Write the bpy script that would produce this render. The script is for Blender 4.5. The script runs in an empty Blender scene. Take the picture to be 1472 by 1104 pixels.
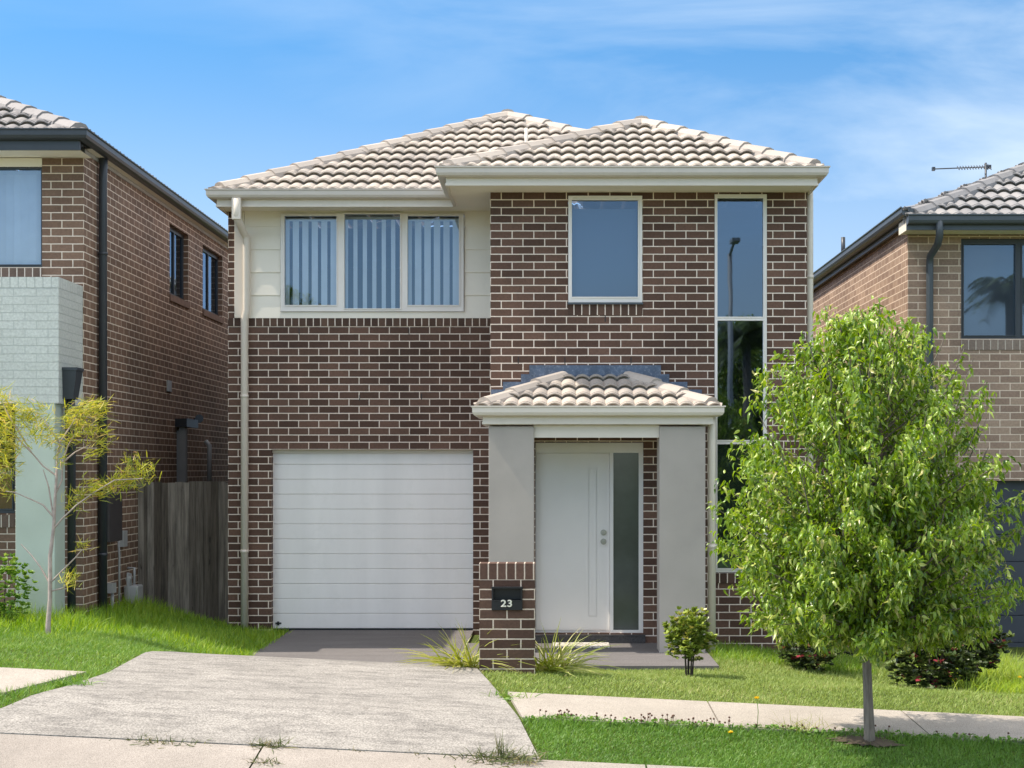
import bpy, math, random
import numpy as np
from mathutils import Vector, Matrix
random.seed(7); RS = np.random.RandomState(11)
S = bpy.context.scene; COL = S.collection
F, VX, HY, CH = 2350.0, 795.0, 675.0, 1.91
def X(px, Y): return (px - VX) * Y / F
def Z(py, Y): return CH - (py - HY) * Y / F
# ------------------------------------------------------------------ materials
def new_mat(name):
    m = bpy.data.materials.new(name); m.use_nodes = True
    nt = m.node_tree; b = nt.nodes['Principled BSDF']; return m, nt, b
def N(nt, t, **kw):
    n = nt.nodes.new(t)
    for k, v in kw.items(): setattr(n, k, v)
    return n
def rgb(c): return (c[0], c[1], c[2], 1)
def mixcol(nt, fac, a, b, mode='MIX'):
    n = N(nt, 'ShaderNodeMix', data_type='RGBA', blend_type=mode)
    for s, v in ((n.inputs[0], fac), (n.inputs[6], a), (n.inputs[7], b)):
        if hasattr(v, 'links'): nt.links.new(v, s)
        elif isinstance(v, (int, float)): s.default_value = v
        else: s.default_value = rgb(v)
    return n.outputs[2]
def ramp(nt, src, p0, p1, c0=(0,0,0), c1=(1,1,1)):
    r = N(nt, 'ShaderNodeValToRGB'); r.color_ramp.elements[0].position = p0; r.color_ramp.elements[1].position = p1
    r.color_ramp.elements[0].color = rgb(c0); r.color_ramp.elements[1].color = rgb(c1)
    nt.links.new(src, r.inputs[0]); return r.outputs[0]
def noise(nt, scale, detail=4, co=None, rough=.55, sc=None):
    n = N(nt, 'ShaderNodeTexNoise'); n.inputs['Scale'].default_value = scale; n.inputs['Detail'].default_value = detail
    n.inputs['Roughness'].default_value = rough
    if co is None:
        g = N(nt, 'ShaderNodeNewGeometry'); co = g.outputs['Position']
    if sc:
        mp = N(nt, 'ShaderNodeMapping'); mp.inputs['Scale'].default_value = sc; nt.links.new(co, mp.inputs[0]); co = mp.outputs[0]
    nt.links.new(co, n.inputs['Vector']); return n.outputs[0]
def bump(nt, b, h, strength=.3, dist=.01):
    n = N(nt, 'ShaderNodeBump'); n.inputs['Strength'].default_value = strength; n.inputs['Distance'].default_value = dist
    nt.links.new(h, n.inputs['Height']); nt.links.new(n.outputs[0], b.inputs['Normal']); return n
def brick_mat(name, c1, c2, mortar, w=.24, h=.086, ms=.0058, off=.5, du=0, dv=0, rough=.75, blotch=.35, strength=.6, tint=None):
    m, nt, b = new_mat(name); L = nt.links.new
    uv = N(nt, 'ShaderNodeUVMap'); mp = N(nt, 'ShaderNodeMapping'); mp.inputs['Location'].default_value = (du, dv, 0)
    L(uv.outputs[0], mp.inputs[0])
    wob = N(nt, 'ShaderNodeTexNoise'); wob.inputs['Scale'].default_value = 22; L(mp.outputs[0], wob.inputs['Vector'])
    vs = N(nt, 'ShaderNodeVectorMath', operation='SCALE'); vs.inputs['Scale'].default_value = .003
    vsub = N(nt, 'ShaderNodeVectorMath', operation='SUBTRACT'); L(wob.outputs['Color'], vsub.inputs[0]); vsub.inputs[1].default_value = (.5, .5, .5)
    L(vsub.outputs[0], vs.inputs[0])
    va = N(nt, 'ShaderNodeVectorMath', operation='ADD'); L(mp.outputs[0], va.inputs[0]); L(vs.outputs[0], va.inputs[1])
    br = N(nt, 'ShaderNodeTexBrick'); br.offset = off; br.squash = 1
    L(va.outputs[0], br.inputs['Vector'])
    for k, v in (('Scale', 1), ('Mortar Size', ms), ('Mortar Smooth', .12), ('Bias', -.15), ('Brick Width', w), ('Row Height', h)): br.inputs[k].default_value = v
    br.inputs['Color1'].default_value = rgb(c1); br.inputs['Color2'].default_value = rgb(c2); br.inputs['Mortar'].default_value = rgb(mortar)
    n1 = noise(nt, 1.1, 3, mp.outputs[0]); n2 = noise(nt, 38, 4, mp.outputs[0])
    r1 = ramp(nt, n1, .3, .7, (1-blotch, 1-blotch, 1-blotch), (1+blotch*.6,)*3)
    r2 = ramp(nt, n2, .3, .75, (.82, .82, .82), (1.12, 1.12, 1.12))
    c = mixcol(nt, 1, br.outputs['Color'], r1, 'MULTIPLY'); c = mixcol(nt, 1, c, r2, 'MULTIPLY')
    # keep the mortar clear of the blotches
    c = mixcol(nt, br.outputs['Fac'], c, mixcol(nt, .5, mortar, c), 'MIX') if blotch else c
    L(c, b.inputs['Base Color']); b.inputs['Roughness'].default_value = rough
    b.inputs['Specular IOR Level'].default_value = .35
    inv = N(nt, 'ShaderNodeMath', operation='SUBTRACT'); inv.inputs[0].default_value = 1; L(br.outputs['Fac'], inv.inputs[1])
    ad = N(nt, 'ShaderNodeMath', operation='MULTIPLY_ADD'); L(n2, ad.inputs[0]); ad.inputs[1].default_value = .35; L(inv.outputs[0], ad.inputs[2])
    bump(nt, b, ad.outputs[0], strength, .006)
    return m
def flat_mat(name, c, rough=.5, var=.08, nscale=3, metal=0, bstr=0, bscale=60, spec=.5, dirt=None, streak=False):
    m, nt, b = new_mat(name)
    n = noise(nt, nscale, 5, sc=((3, 3, .35) if streak else None))
    r = ramp(nt, n, .3, .75, tuple(x*(1-var) for x in c), tuple(min(1, x*(1+var)) for x in c))
    if dirt:
        r = mixcol(nt, ramp(nt, noise(nt, nscale*4, 8, rough=.7), .52, .75, (0,0,0), (.6,.6,.6)), r, dirt)
    nt.links.new(r, b.inputs['Base Color']); b.inputs['Roughness'].default_value = rough; b.inputs['Metallic'].default_value = metal
    b.inputs['Specular IOR Level'].default_value = spec
    if bstr: bump(nt, b, noise(nt, bscale, 5), bstr, .004)
    return m
def leaf_mat(name, stops, trans=.35, rough=.4, spec=.5, tcol=None):
    m, nt, b = new_mat(name); L = nt.links.new
    at = N(nt, 'ShaderNodeAttribute'); at.attribute_name = 'rnd'
    r = N(nt, 'ShaderNodeValToRGB'); el = r.color_ramp.elements
    while len(el) > 1: el.remove(el[0])
    el[0].position = stops[0][0]; el[0].color = rgb(stops[0][1])
    for p, c in stops[1:]:
        e = el.new(p); e.color = rgb(c)
    L(at.outputs['Fac'], r.inputs[0]); L(r.outputs[0], b.inputs['Base Color'])
    b.inputs['Roughness'].default_value = rough; b.inputs['Specular IOR Level'].default_value = spec
    t = N(nt, 'ShaderNodeBsdfTranslucent')
    hs = N(nt, 'ShaderNodeHueSaturation'); hs.inputs['Hue'].default_value = .485; hs.inputs['Saturation'].default_value = 1.1; hs.inputs['Value'].default_value = 1.6
    L(r.outputs[0], hs.inputs['Color']); L(hs.outputs[0], t.inputs['Color'])
    mx = N(nt, 'ShaderNodeMixShader'); mx.inputs[0].default_value = trans
    L(b.outputs[0], mx.inputs[1]); L(t.outputs[0], mx.inputs[2]); L(mx.outputs[0], nt.nodes['Material Output'].inputs[0])
    return m
def glass_mat(name, refl=.28, tint=(.75, .85, .93), gcol=(.60, .78, 1)):
    m, nt, b = new_mat(name); L = nt.links.new; nt.nodes.remove(b)
    g = N(nt, 'ShaderNodeBsdfGlossy'); g.inputs['Roughness'].default_value = .012; g.inputs['Color'].default_value = rgb(gcol)
    t = N(nt, 'ShaderNodeBsdfTransparent'); t.inputs['Color'].default_value = rgb(tint)
    fr = N(nt, 'ShaderNodeFresnel'); fr.inputs['IOR'].default_value = 1.5
    a = N(nt, 'ShaderNodeMath', operation='ADD', use_clamp=True); a.inputs[1].default_value = refl; L(fr.outputs[0], a.inputs[0])
    bm = N(nt, 'ShaderNodeBump'); bm.inputs['Strength'].default_value = .03; bm.inputs['Distance'].default_value = .02
    L(noise(nt, 1.6, 1), bm.inputs['Height']); L(bm.outputs[0], g.inputs['Normal'])
    mx = N(nt, 'ShaderNodeMixShader'); L(a.outputs[0], mx.inputs[0]); L(t.outputs[0], mx.inputs[1]); L(g.outputs[0], mx.inputs[2])
    L(mx.outputs[0], nt.nodes['Material Output'].inputs[0]); return m
def tile_mat(name, c, dark):
    m, nt, b = new_mat(name)
    n = ramp(nt, noise(nt, 1.5, 5), .3, .75, tuple(x*.86 for x in c), tuple(x*1.08 for x in c))
    n = mixcol(nt, ramp(nt, noise(nt, 14, 8, rough=.75), .5, .78, (0,0,0), (.55,.55,.55)), n, dark)
    at = N(nt, 'ShaderNodeAttribute'); at.attribute_name = 'rnd'
    n = mixcol(nt, 1, n, ramp(nt, at.outputs['Fac'], 0, 1, (.84, .84, .85), (1.05, 1.03, 1.0)), 'MULTIPLY')
    nt.links.new(n, b.inputs['Base Color']); b.inputs['Roughness'].default_value = .8; b.inputs['Specular IOR Level'].default_value = .3
    bump(nt, b, noise(nt, 120, 4), .35, .004); return m
def concrete_mat(name, c, dirt, sp=140, dirtamt=.7, stre=(1, 1, 1), spot=None):
    m, nt, b = new_mat(name)
    col = ramp(nt, noise(nt, .9, 6, rough=.65, sc=stre), .3, .72, tuple(x*.82 for x in c), tuple(x*1.1 for x in c))
    col = mixcol(nt, ramp(nt, noise(nt, 3.2, 9, rough=.72, sc=stre), .45, .75, (0,0,0), (dirtamt,)*3), col, dirt)
    sp1 = ramp(nt, noise(nt, sp, 2, rough=.6), .36, .62, (.6,)*3, (1.18,)*3)
    col = mixcol(nt, 1, col, sp1, 'MULTIPLY')
    sp2 = ramp(nt, noise(nt, sp*.33, 3, rough=.8), .3, .42, (.55,)*3, (1,)*3)
    col = mixcol(nt, .7, col, sp2, 'MULTIPLY')
    if spot:
        col = mixcol(nt, ramp(nt, noise(nt, 7, 4, rough=.6), .66, .72, (0,0,0), (.5,)*3), col, spot)
    nt.links.new(col, b.inputs['Base Color']); b.inputs['Roughness'].default_value = .9; b.inputs['Specular IOR Level'].default_value = .25
    bump(nt, b, noise(nt, sp, 3), .5, .005); return m
M = {}
M['brick'] = brick_mat('dark_brick', (.094, .050, .034), (.188, .104, .072), (.88, .75, .63), dv=.0, blotch=.25)
M['brickw'] = brick_mat('dark_brick_wing', (.094, .050, .034), (.188, .104, .072), (.88, .75, .63), dv=-.075, blotch=.25)
M['sold'] = brick_mat('soldier_brick', (.078, .043, .029), (.16, .092, .062), (.88, .75, .63), w=.35, h=.086, off=0, blotch=.2, dv=.02)
M['pier'] = brick_mat('pier_brick', (.078, .042, .030), (.13, .074, .052), (.66, .56, .46), dv=.0, blotch=.2, ms=.006)
M['piersold'] = brick_mat('pier_soldier', (.12, .066, .047), (.16, .09, .065), (.66, .56, .46), w=.35, h=.0783, off=0, blotch=.2, ms=.006)
M['bleft'] = brick_mat('grey_brown_brick', (.21, .125, .083), (.30, .185, .125), (.86, .72, .58), blotch=.25)
M['bleft_s'] = brick_mat('grey_brown_brick_soldier', (.18, .12, .09), (.25, .17, .13), (.86, .74, .62), w=.35, h=.086, off=0, blotch=.2)
M['bright'] = brick_mat('taupe_brick', (.31, .21, .155), (.45, .32, .235), (.78, .63, .50), blotch=.2)
M['bright_s'] = brick_mat('taupe_brick_soldier', (.27, .205, .165), (.34, .26, .21), (.60, .51, .43), w=.35, h=.086, off=0, blotch=.2)
M['painted'] = brick_mat('painted_brick', (.64, .66, .61), (.68, .70, .65), (.54, .57, .53), blotch=.08, strength=.9, rough=.5, ms=.005)
M['paint_s'] = brick_mat('painted_brick_soldier', (.64, .66, .61), (.68, .70, .65), (.50, .53, .49), w=.35, h=.086, off=0, blotch=.08, strength=.9, rough=.5, ms=.005)
M['render_green'] = flat_mat('green_render', (.50, .57, .50), .7, .08, 2, bstr=.25, dirt=(.44, .50, .44))
M['cream'] = flat_mat('cream_paint', (.78, .70, .60), .38, .04, 2, dirt=(.68, .61, .50))
M['gutter'] = flat_mat('gutter_paint', (.62, .56, .49), .38, .05, 2, dirt=(.52, .47, .41))
M['clad'] = flat_mat('cream_cladding', (.88, .82, .71), .5, .04, 2, bstr=.08, bscale=30)
M['soffit'] = flat_mat('soffit_paint', (.88, .82, .70), .6, .04, 2)
M['frame'] = flat_mat('window_frame', (.85, .80, .75), .35, .05, 2)
M['white'] = flat_mat('white_door_paint', (.86, .83, .80), .32, .03, 2)
M['gdoor'] = flat_mat('garage_door_paint', (.90, .865, .83), .4, .05, 1.2, streak=True, dirt=(.82, .79, .75))
M['column'] = flat_mat('grey_render', (.43, .385, .34), .85, .10, 2.2, bstr=.35, bscale=160, dirt=(.40, .36, .32))
M['charcoal'] = flat_mat('charcoal_metal', (.045, .052, .062), .4, .1, 3)
M['charcoal2'] = flat_mat('slate_metal', (.075, .090, .105), .4, .1, 3)
M['slategarage'] = flat_mat('slate_garage_paint', (.045, .052, .068), .5, .1, 2)
M['black'] = flat_mat('black_metal', (.012, .013, .016), .35, .1, 3)
M['dark'] = flat_mat('dark_interior', (.02, .02, .022), .9, .1, 3)
M['lead'] = flat_mat('lead_flashing', (.10, .135, .20), .5, .3, 9, metal=.2, dirt=(.36, .38, .42), bstr=.3, bscale=30)
M['steel'] = flat_mat('brushed_steel', (.45, .43, .40), .3, .1, 20, metal=1)
M['pvc'] = flat_mat('grey_pvc', (.42, .42, .42), .45, .08, 8)
M['pvcdark'] = flat_mat('brown_meter_metal', (.055, .048, .05), .5, .1, 8)
M['number'] = flat_mat('cream_numerals', (.80, .78, .66), .5, .02, 3)
M['blind'] = flat_mat('vertical_blind_cloth', (.80, .82, .80), .8, .05, 5)
M['roller'] = flat_mat('roller_blind_cloth', (.13, .17, .22), .9, .04, 2)
M['glass'] = glass_mat('window_glass', .085, (.93, .96, 1))
M['glass_low'] = glass_mat('door_glass', .05, (.45, .5, .5))
M['tile'] = tile_mat('light_roof_tile', (.50, .445, .395), (.33, .29, .255))
M['tileL'] = tile_mat('grey_roof_tile', (.36, .34, .335), (.20, .19, .185))
M['tileR'] = tile_mat('dark_grey_roof_tile', (.30, .295, .30), (.15, .15, .15))
M['cross'] = concrete_mat('worn_concrete', (.37, .345, .315), (.15, .14, .13), 75, 1.0, (1, 2.6, 1), spot=(.19, .17, .15))
M['path'] = concrete_mat('path_concrete', (.47, .42, .365), (.36, .315, .27), 160, .5)
M['kerb'] = concrete_mat('kerb_concrete', (.40, .355, .315), (.27, .24, .21), 160, .5)
M['slab'] = concrete_mat('grey_concrete', (.20, .185, .18), (.15, .14, .135), 180, .6, (1, 4, 1))
M['road'] = concrete_mat('asphalt', (.06, .06, .06), (.045, .045, .045), 120, .5)
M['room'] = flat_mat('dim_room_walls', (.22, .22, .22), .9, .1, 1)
M['wood'] = None
def wood():
    m, nt, b = new_mat('weathered_paling_timber')
    at = N(nt, 'ShaderNodeAttribute'); at.attribute_name = 'rnd'
    c = ramp(nt, noise(nt, 2, 6, rough=.7, sc=(14, 14, .8)), .3, .7, (.085, .072, .06), (.36, .32, .275))
    c = mixcol(nt, 1, c, ramp(nt, at.outputs['Fac'], 0, 1, (.42, .38, .34), (1.3, 1.28, 1.25)), 'MULTIPLY')
    c = mixcol(nt, ramp(nt, noise(nt, 3.5, 2, sc=(5, 5, 1.5)), .68, .74, (0,0,0), (.8,)*3), c, (.03, .025, .02))
    nt.links.new(c, b.inputs['Base Color']); b.inputs['Roughness'].default_value = .9
    bump(nt, b, noise(nt, 2, 6, sc=(20, 20, 1)), .4, .005); return m
M['wood'] = wood()
M['bark'] = flat_mat('grey_bark', (.20, .17, .14), .9, .35, 25, bstr=.6, bscale=60, streak=True)
M['barkdark'] = flat_mat('dark_bark', (.06, .045, .035), .9, .3, 25, bstr=.5, bscale=60)
M['twig'] = flat_mat('pinkish_twig_bark', (.46, .37, .33), .8, .25, 20)
M['soil'] = flat_mat('soil', (.10, .075, .05), .95, .3, 9, bstr=.5)
M['leaf'] = leaf_mat('pear_leaf', [(0, (.05, .12, .010)), (.3, (.14, .25, .015)), (.65, (.27, .41, .03)), (.985, (.62, .68, .22)), (1, (.32, .20, .06))], .34, .34, .75)
M['needle'] = leaf_mat('yellow_green_needle', [(0, (.14, .20, .03)), (.4, (.38, .42, .05)), (.8, (.66, .58, .10)), (1, (.74, .52, .26))], .35, .5)
M['bushleaf'] = leaf_mat('rosette_shrub_leaf', [(0, (.07, .10, .02)), (.5, (.22, .30, .045)), (.85, (.42, .50, .10)), (1, (.42, .38, .10))], .2, .35, .6)
M['bushdark'] = leaf_mat('dark_shrub_leaf', [(0, (.02, .03, .012)), (.6, (.05, .075, .02)), (.9, (.20, .27, .06)), (.995, (.22, .28, .08)), (1, (.35, .05, .07))], .15, .4, .5)
M['strap'] = leaf_mat('strappy_leaf', [(0, (.2, .25, .03)), (.6, (.38, .42, .07)), (1, (.58, .54, .24))], .3, .4)
M['grassR'] = leaf_mat('lawn_blade', [(0, (.15, .22, .04)), (.5, (.28, .38, .085)), (.85, (.40, .48, .14)), (1, (.52, .46, .22))], .3, .55)
M['grassV'] = leaf_mat('verge_blade', [(0, (.07, .16, .025)), (.6, (.15, .30, .045)), (1, (.26, .40, .09))], .3, .5)
M['grassL'] = leaf_mat('left_lawn_blade', [(0, (.09, .20, .025)), (.6, (.19, .34, .05)), (1, (.33, .44, .09))], .3, .5)
M['tall'] = leaf_mat('tall_grass_blade', [(0, (.10, .22, .02)), (.5, (.22, .38, .03)), (1, (.42, .52, .07))], .4, .5)
M['weed'] = leaf_mat('weed_leaf', [(0, (.05, .07, .02)), (.6, (.11, .14, .04)), (1, (.24, .2, .09))], .2, .6)
M['yellow'] = leaf_mat('yellow_petals', [(0, (.75, .55, .02)), (1, (.85, .65, .04))], .3, .6)
M['seedhead'] = flat_mat('brown_seed_head', (.12, .06, .04), .9)
M['mat'] = None
def doormat():
    m, nt, b = new_mat('patterned_doormat'); c = ramp(nt, noise(nt, 45, 3), .42, .56, (.25, .22, .18), (.72, .68, .6))
    nt.links.new(c, b.inputs['Base Color']); b.inputs['Roughness'].default_value = .95; bump(nt, b, noise(nt, 250, 2), .5, .005); return m
M['mat'] = doormat()
def ground_mat():
    m, nt, b = new_mat('turf_ground')
    c = ramp(nt, noise(nt, 2.2, 8, rough=.7), .3, .7, (.045, .07, .018), (.11, .14, .035))
    c = mixcol(nt, ramp(nt, noise(nt, 9, 6, rough=.75), .58, .72, (0,0,0), (.6,)*3), c, (.14, .11, .06))
    nt.links.new(c, b.inputs['Base Color']); b.inputs['Roughness'].default_value = 1; b.inputs['Specular IOR Level'].default_value = .1
    bump(nt, b, noise(nt, 60, 4), .6, .02); return m
M['ground'] = ground_mat()
# ------------------------------------------------------------------ mesh builder
class MB:
    def __init__(s): s.v = []; s.f = []; s.uv = []; s.r = []; s.sm = []
    def face(s, pts, uvs=None, r=.5, smooth=False):
        i = len(s.v); s.v += [tuple(p) for p in pts]; s.f.append(tuple(range(i, i+len(pts))))
        s.uv.append(uvs or [(p[0], p[2]) for p in pts]); s.r += [r]*len(pts); s.sm.append(smooth)
    def box(s, a, b, r=.5, rot=False, uo=(0, 0), skip=()):
        x0, y0, z0 = a; x1, y1, z1 = b
        def q(name, pts, kind):
            if name in skip: return
            uv = []
            for p in pts:
                if kind == 'xz': u = (p[0]-uo[0], p[2]-uo[1])
                elif kind == 'yz': u = (p[1]-uo[0], p[2]-uo[1])
                else: u = (p[0]-uo[0], p[1]-uo[1])
                uv.append((u[1], u[0]) if rot else u)
            s.face(pts, uv, r)
        q('front', [(x0,y0,z0),(x1,y0,z0),(x1,y0,z1),(x0,y0,z1)], 'xz')
        q('back', [(x1,y1,z0),(x0,y1,z0),(x0,y1,z1),(x1,y1,z1)], 'xz')
        q('left', [(x0,y1,z0),(x0,y0,z0),(x0,y0,z1),(x0,y1,z1)], 'yz')
        q('right', [(x1,y0,z0),(x1,y1,z0),(x1,y1,z1),(x1,y0,z1)], 'yz')
        q('top', [(x0,y0,z1),(x1,y0,z1),(x1,y1,z1),(x0,y1,z1)], 'xy')
        q('bottom', [(x0,y1,z0),(x1,y1,z0),(x1,y0,z0),(x0,y0,z0)], 'xy')
        return s
    def tube(s, pts, rad, n=10, cap=True, r=.5):
        pts = [Vector(p) for p in pts]; k = len(pts)
        rad = rad if isinstance(rad, (list, tuple)) else [rad]*k
        base = len(s.v); pv = None
        for i, p in enumerate(pts):
            d = (pts[min(i+1, k-1)] - pts[max(i-1, 0)]).normalized()
            a = pv if pv is not None else (Vector((0, 1, 0)) if abs(d.y) < .9 else Vector((1, 0, 0)))
            u = (a - d*a.dot(d)).normalized(); w = d.cross(u); pv = u
            for j in range(n):
                t = 2*math.pi*j/n; q = p + (u*math.cos(t) + w*math.sin(t))*rad[i]; s.v.append(tuple(q)); s.r.append(r)
        for i in range(k-1):
            for j in range(n):
                a, b = base+i*n+j, base+i*n+(j+1) % n
                s.f.append((a, b, b+n, a+n)); s.uv.append([(0, 0)]*4); s.sm.append(True)
        if cap:
            for i0, rev in ((base, True), (base+(k-1)*n, False)):
                idx = list(range(i0, i0+n)); s.f.append(tuple(idx[::-1] if rev else idx)); s.uv.append([(0, 0)]*n); s.sm.append(False)
        return s
    def profile(s, path, prof, closed_ends=True):
        """extrude prof [(out, z)] along a 2D path [(x, y)]; outward is to the right of travel"""
        k = len(path); P2 = [Vector(p) for p in path]; offs = []
        for i in range(k):
            ns = []
            if i > 0: d = (P2[i]-P2[i-1]).normalized(); ns.append(Vector((d.y, -d.x)))
            if i < k-1: d = (P2[i+1]-P2[i]).normalized(); ns.append(Vector((d.y, -d.x)))
            if len(ns) == 2:
                m = (ns[0]+ns[1]); m = m / (1+ns[0].dot(ns[1]))
            else: m = ns[0]
            offs.append(m)
        def pt(i, o, z): return (P2[i].x+offs[i].x*o, P2[i].y+offs[i].y*o, z)
        for i in range(k-1):
            for j in range(len(prof)):
                (o0, z0), (o1, z1) = prof[j], prof[(j+1) % len(prof)]
                s.face([pt(i, o0, z0), pt(i+1, o0, z0), pt(i+1, o1, z1), pt(i, o1, z1)])
        if closed_ends:
            s.face([pt(0, o, z) for o, z in prof]); s.face([pt(k-1, o, z) for o, z in prof][::-1])
        return s
    def build(s, name, mat, parent=None, bevel=0):
        me = bpy.data.meshes.new(name); me.from_pydata(s.v, [], s.f)
        uvl = me.uv_layers.new(name='UVMap'); uvl.data.foreach_set('uv', [c for f in s.uv for p in f for c in p])
        me.polygons.foreach_set('use_smooth', s.sm)
        at = me.attributes.new('rnd', 'FLOAT', 'POINT'); at.data.foreach_set('value', s.r)
        me.materials.append(mat); me.update()
        o = bpy.data.objects.new(name, me); COL.objects.link(o)
        if parent is not None: o.parent = parent; o.matrix_parent_inverse = parent_world(parent).inverted()
        if bevel:
            w = o.modifiers.new('weld', 'WELD'); w.merge_threshold = 1e-4
            bv = o.modifiers.new('bevel', 'BEVEL'); bv.width = bevel; bv.segments = 2; bv.limit_method = 'ANGLE'
        return o
def parent_world(p):
    m = Matrix.Identity(4)
    while p is not None:
        m = (p.matrix_parent_inverse @ p.matrix_basis) @ m if p.parent else p.matrix_basis @ m
        p = p.parent
    return m
def tag(o, label=None, cat=None, group=None, kind=None):
    if label: o['label'] = label
    if cat: o['category'] = cat
    if group: o['group'] = group
    if kind: o['kind'] = kind
    return o
def empty(name, loc, label, cat, group=None):
    o = bpy.data.objects.new(name, None); COL.objects.link(o); o.location = loc; o.empty_display_size = .3
    return tag(o, label, cat, group)
def np_mesh(name, verts, faces, mat, rnd=None, parent=None, smooth=False):
    me = bpy.data.meshes.new(name); nf, k = faces.shape
    me.vertices.add(len(verts)); me.vertices.foreach_set('co', np.asarray(verts, dtype=np.float32).ravel())
    me.loops.add(nf*k); me.loops.foreach_set('vertex_index', faces.astype(np.int32).ravel())
    me.polygons.add(nf); me.polygons.foreach_set('loop_start', np.arange(0, nf*k, k, dtype=np.int32))
    me.polygons.foreach_set('use_smooth', np.full(nf, smooth))
    if rnd is not None:
        at = me.attributes.new('rnd', 'FLOAT', 'POINT'); at.data.foreach_set('value', np.asarray(rnd, dtype=np.float32))
    me.materials.append(mat); me.update(calc_edges=True); me.validate()
    o = bpy.data.objects.new(name, me); COL.objects.link(o)
    if parent is not None: o.parent = parent; o.matrix_parent_inverse = parent_world(parent).inverted()
    return o
# ------------------------------------------------------------------ walls with openings
def wall_x(mb, x0, x1, z0, z1, Y, holes=(), depth=.11, u0=None, zb=0, facing=-1):
    """wall in the XZ plane at Y, facing the camera; holes (xa, xb, za, zb) get reveals going back by depth"""
    u0 = x0 if u0 is None else u0
    xs = sorted({x0, x1, *[h[0] for h in holes], *[h[1] for h in holes]}); zs = sorted({z0, z1, *[h[2] for h in holes], *[h[3] for h in holes]})
    xs = [x for x in xs if x0 <= x <= x1]; zs = [z for z in zs if z0 <= z <= z1]
    for a, b in zip(xs, xs[1:]):
        for c, d in zip(zs, zs[1:]):
            cx, cz = (a+b)/2, (c+d)/2
            if any(h[0] < cx < h[1] and h[2] < cz < h[3] for h in holes): continue
            p = [(a, Y, c), (b, Y, c), (b, Y, d), (a, Y, d)]; mb.face(p, [(q[0]-u0, q[2]-zb) for q in p])
    for (a, b, c, d) in holes:
        for p in ([(a,Y,c),(a,Y+depth,c),(a,Y+depth,d),(a,Y,d)], [(b,Y+depth,c),(b,Y,c),(b,Y,d),(b,Y+depth,d)]):
            mb.face(p, [(q[1]-Y, q[2]-zb) for q in p])
        for p in ([(a,Y,d),(a,Y+depth,d),(b,Y+depth,d),(b,Y,d)], [(a,Y+depth,c),(a,Y,c),(b,Y,c),(b,Y+depth,c)]):
            mb.face(p, [(q[0]-u0, .02+(q[1]-Y)*.4) for q in p])
def wall_y(mb, y0, y1, z0, z1, Xc, holes=(), depth=.11, inward=-1, zb=0):
    """wall in the YZ plane at Xc; inward = direction of the reveal along x"""
    ys = sorted({y0, y1, *[h[0] for h in holes], *[h[1] for h in holes]}); zs = sorted({z0, z1, *[h[2] for h in holes], *[h[3] for h in holes]})
    for a, b in zip(ys, ys[1:]):
        for c, d in zip(zs, zs[1:]):
            cy, cz = (a+b)/2, (c+d)/2
            if any(h[0] < cy < h[1] and h[2] < cz < h[3] for h in holes): continue
            p = [(Xc, a, c), (Xc, b, c), (Xc, b, d), (Xc, a, d)]; mb.face(p, [(q[1]-y0, q[2]-zb) for q in p])
    D = inward*depth
    for (a, b, c, d) in holes:
        for p in ([(Xc,a,c),(Xc+D,a,c),(Xc+D,a,d),(Xc,a,d)], [(Xc,b,c),(Xc+D,b,c),(Xc+D,b,d),(Xc,b,d)]):
            mb.face(p, [(abs(q[0]-Xc), q[2]-zb) for q in p])
        for p in ([(Xc,a,d),(Xc+D,a,d),(Xc+D,b,d),(Xc,b,d)], [(Xc,a,c),(Xc+D,a,c),(Xc+D,b,c),(Xc,b,c)]):
            mb.face(p, [(q[1]-y0, .02+abs(q[0]-Xc)*.4) for q in p])
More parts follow.
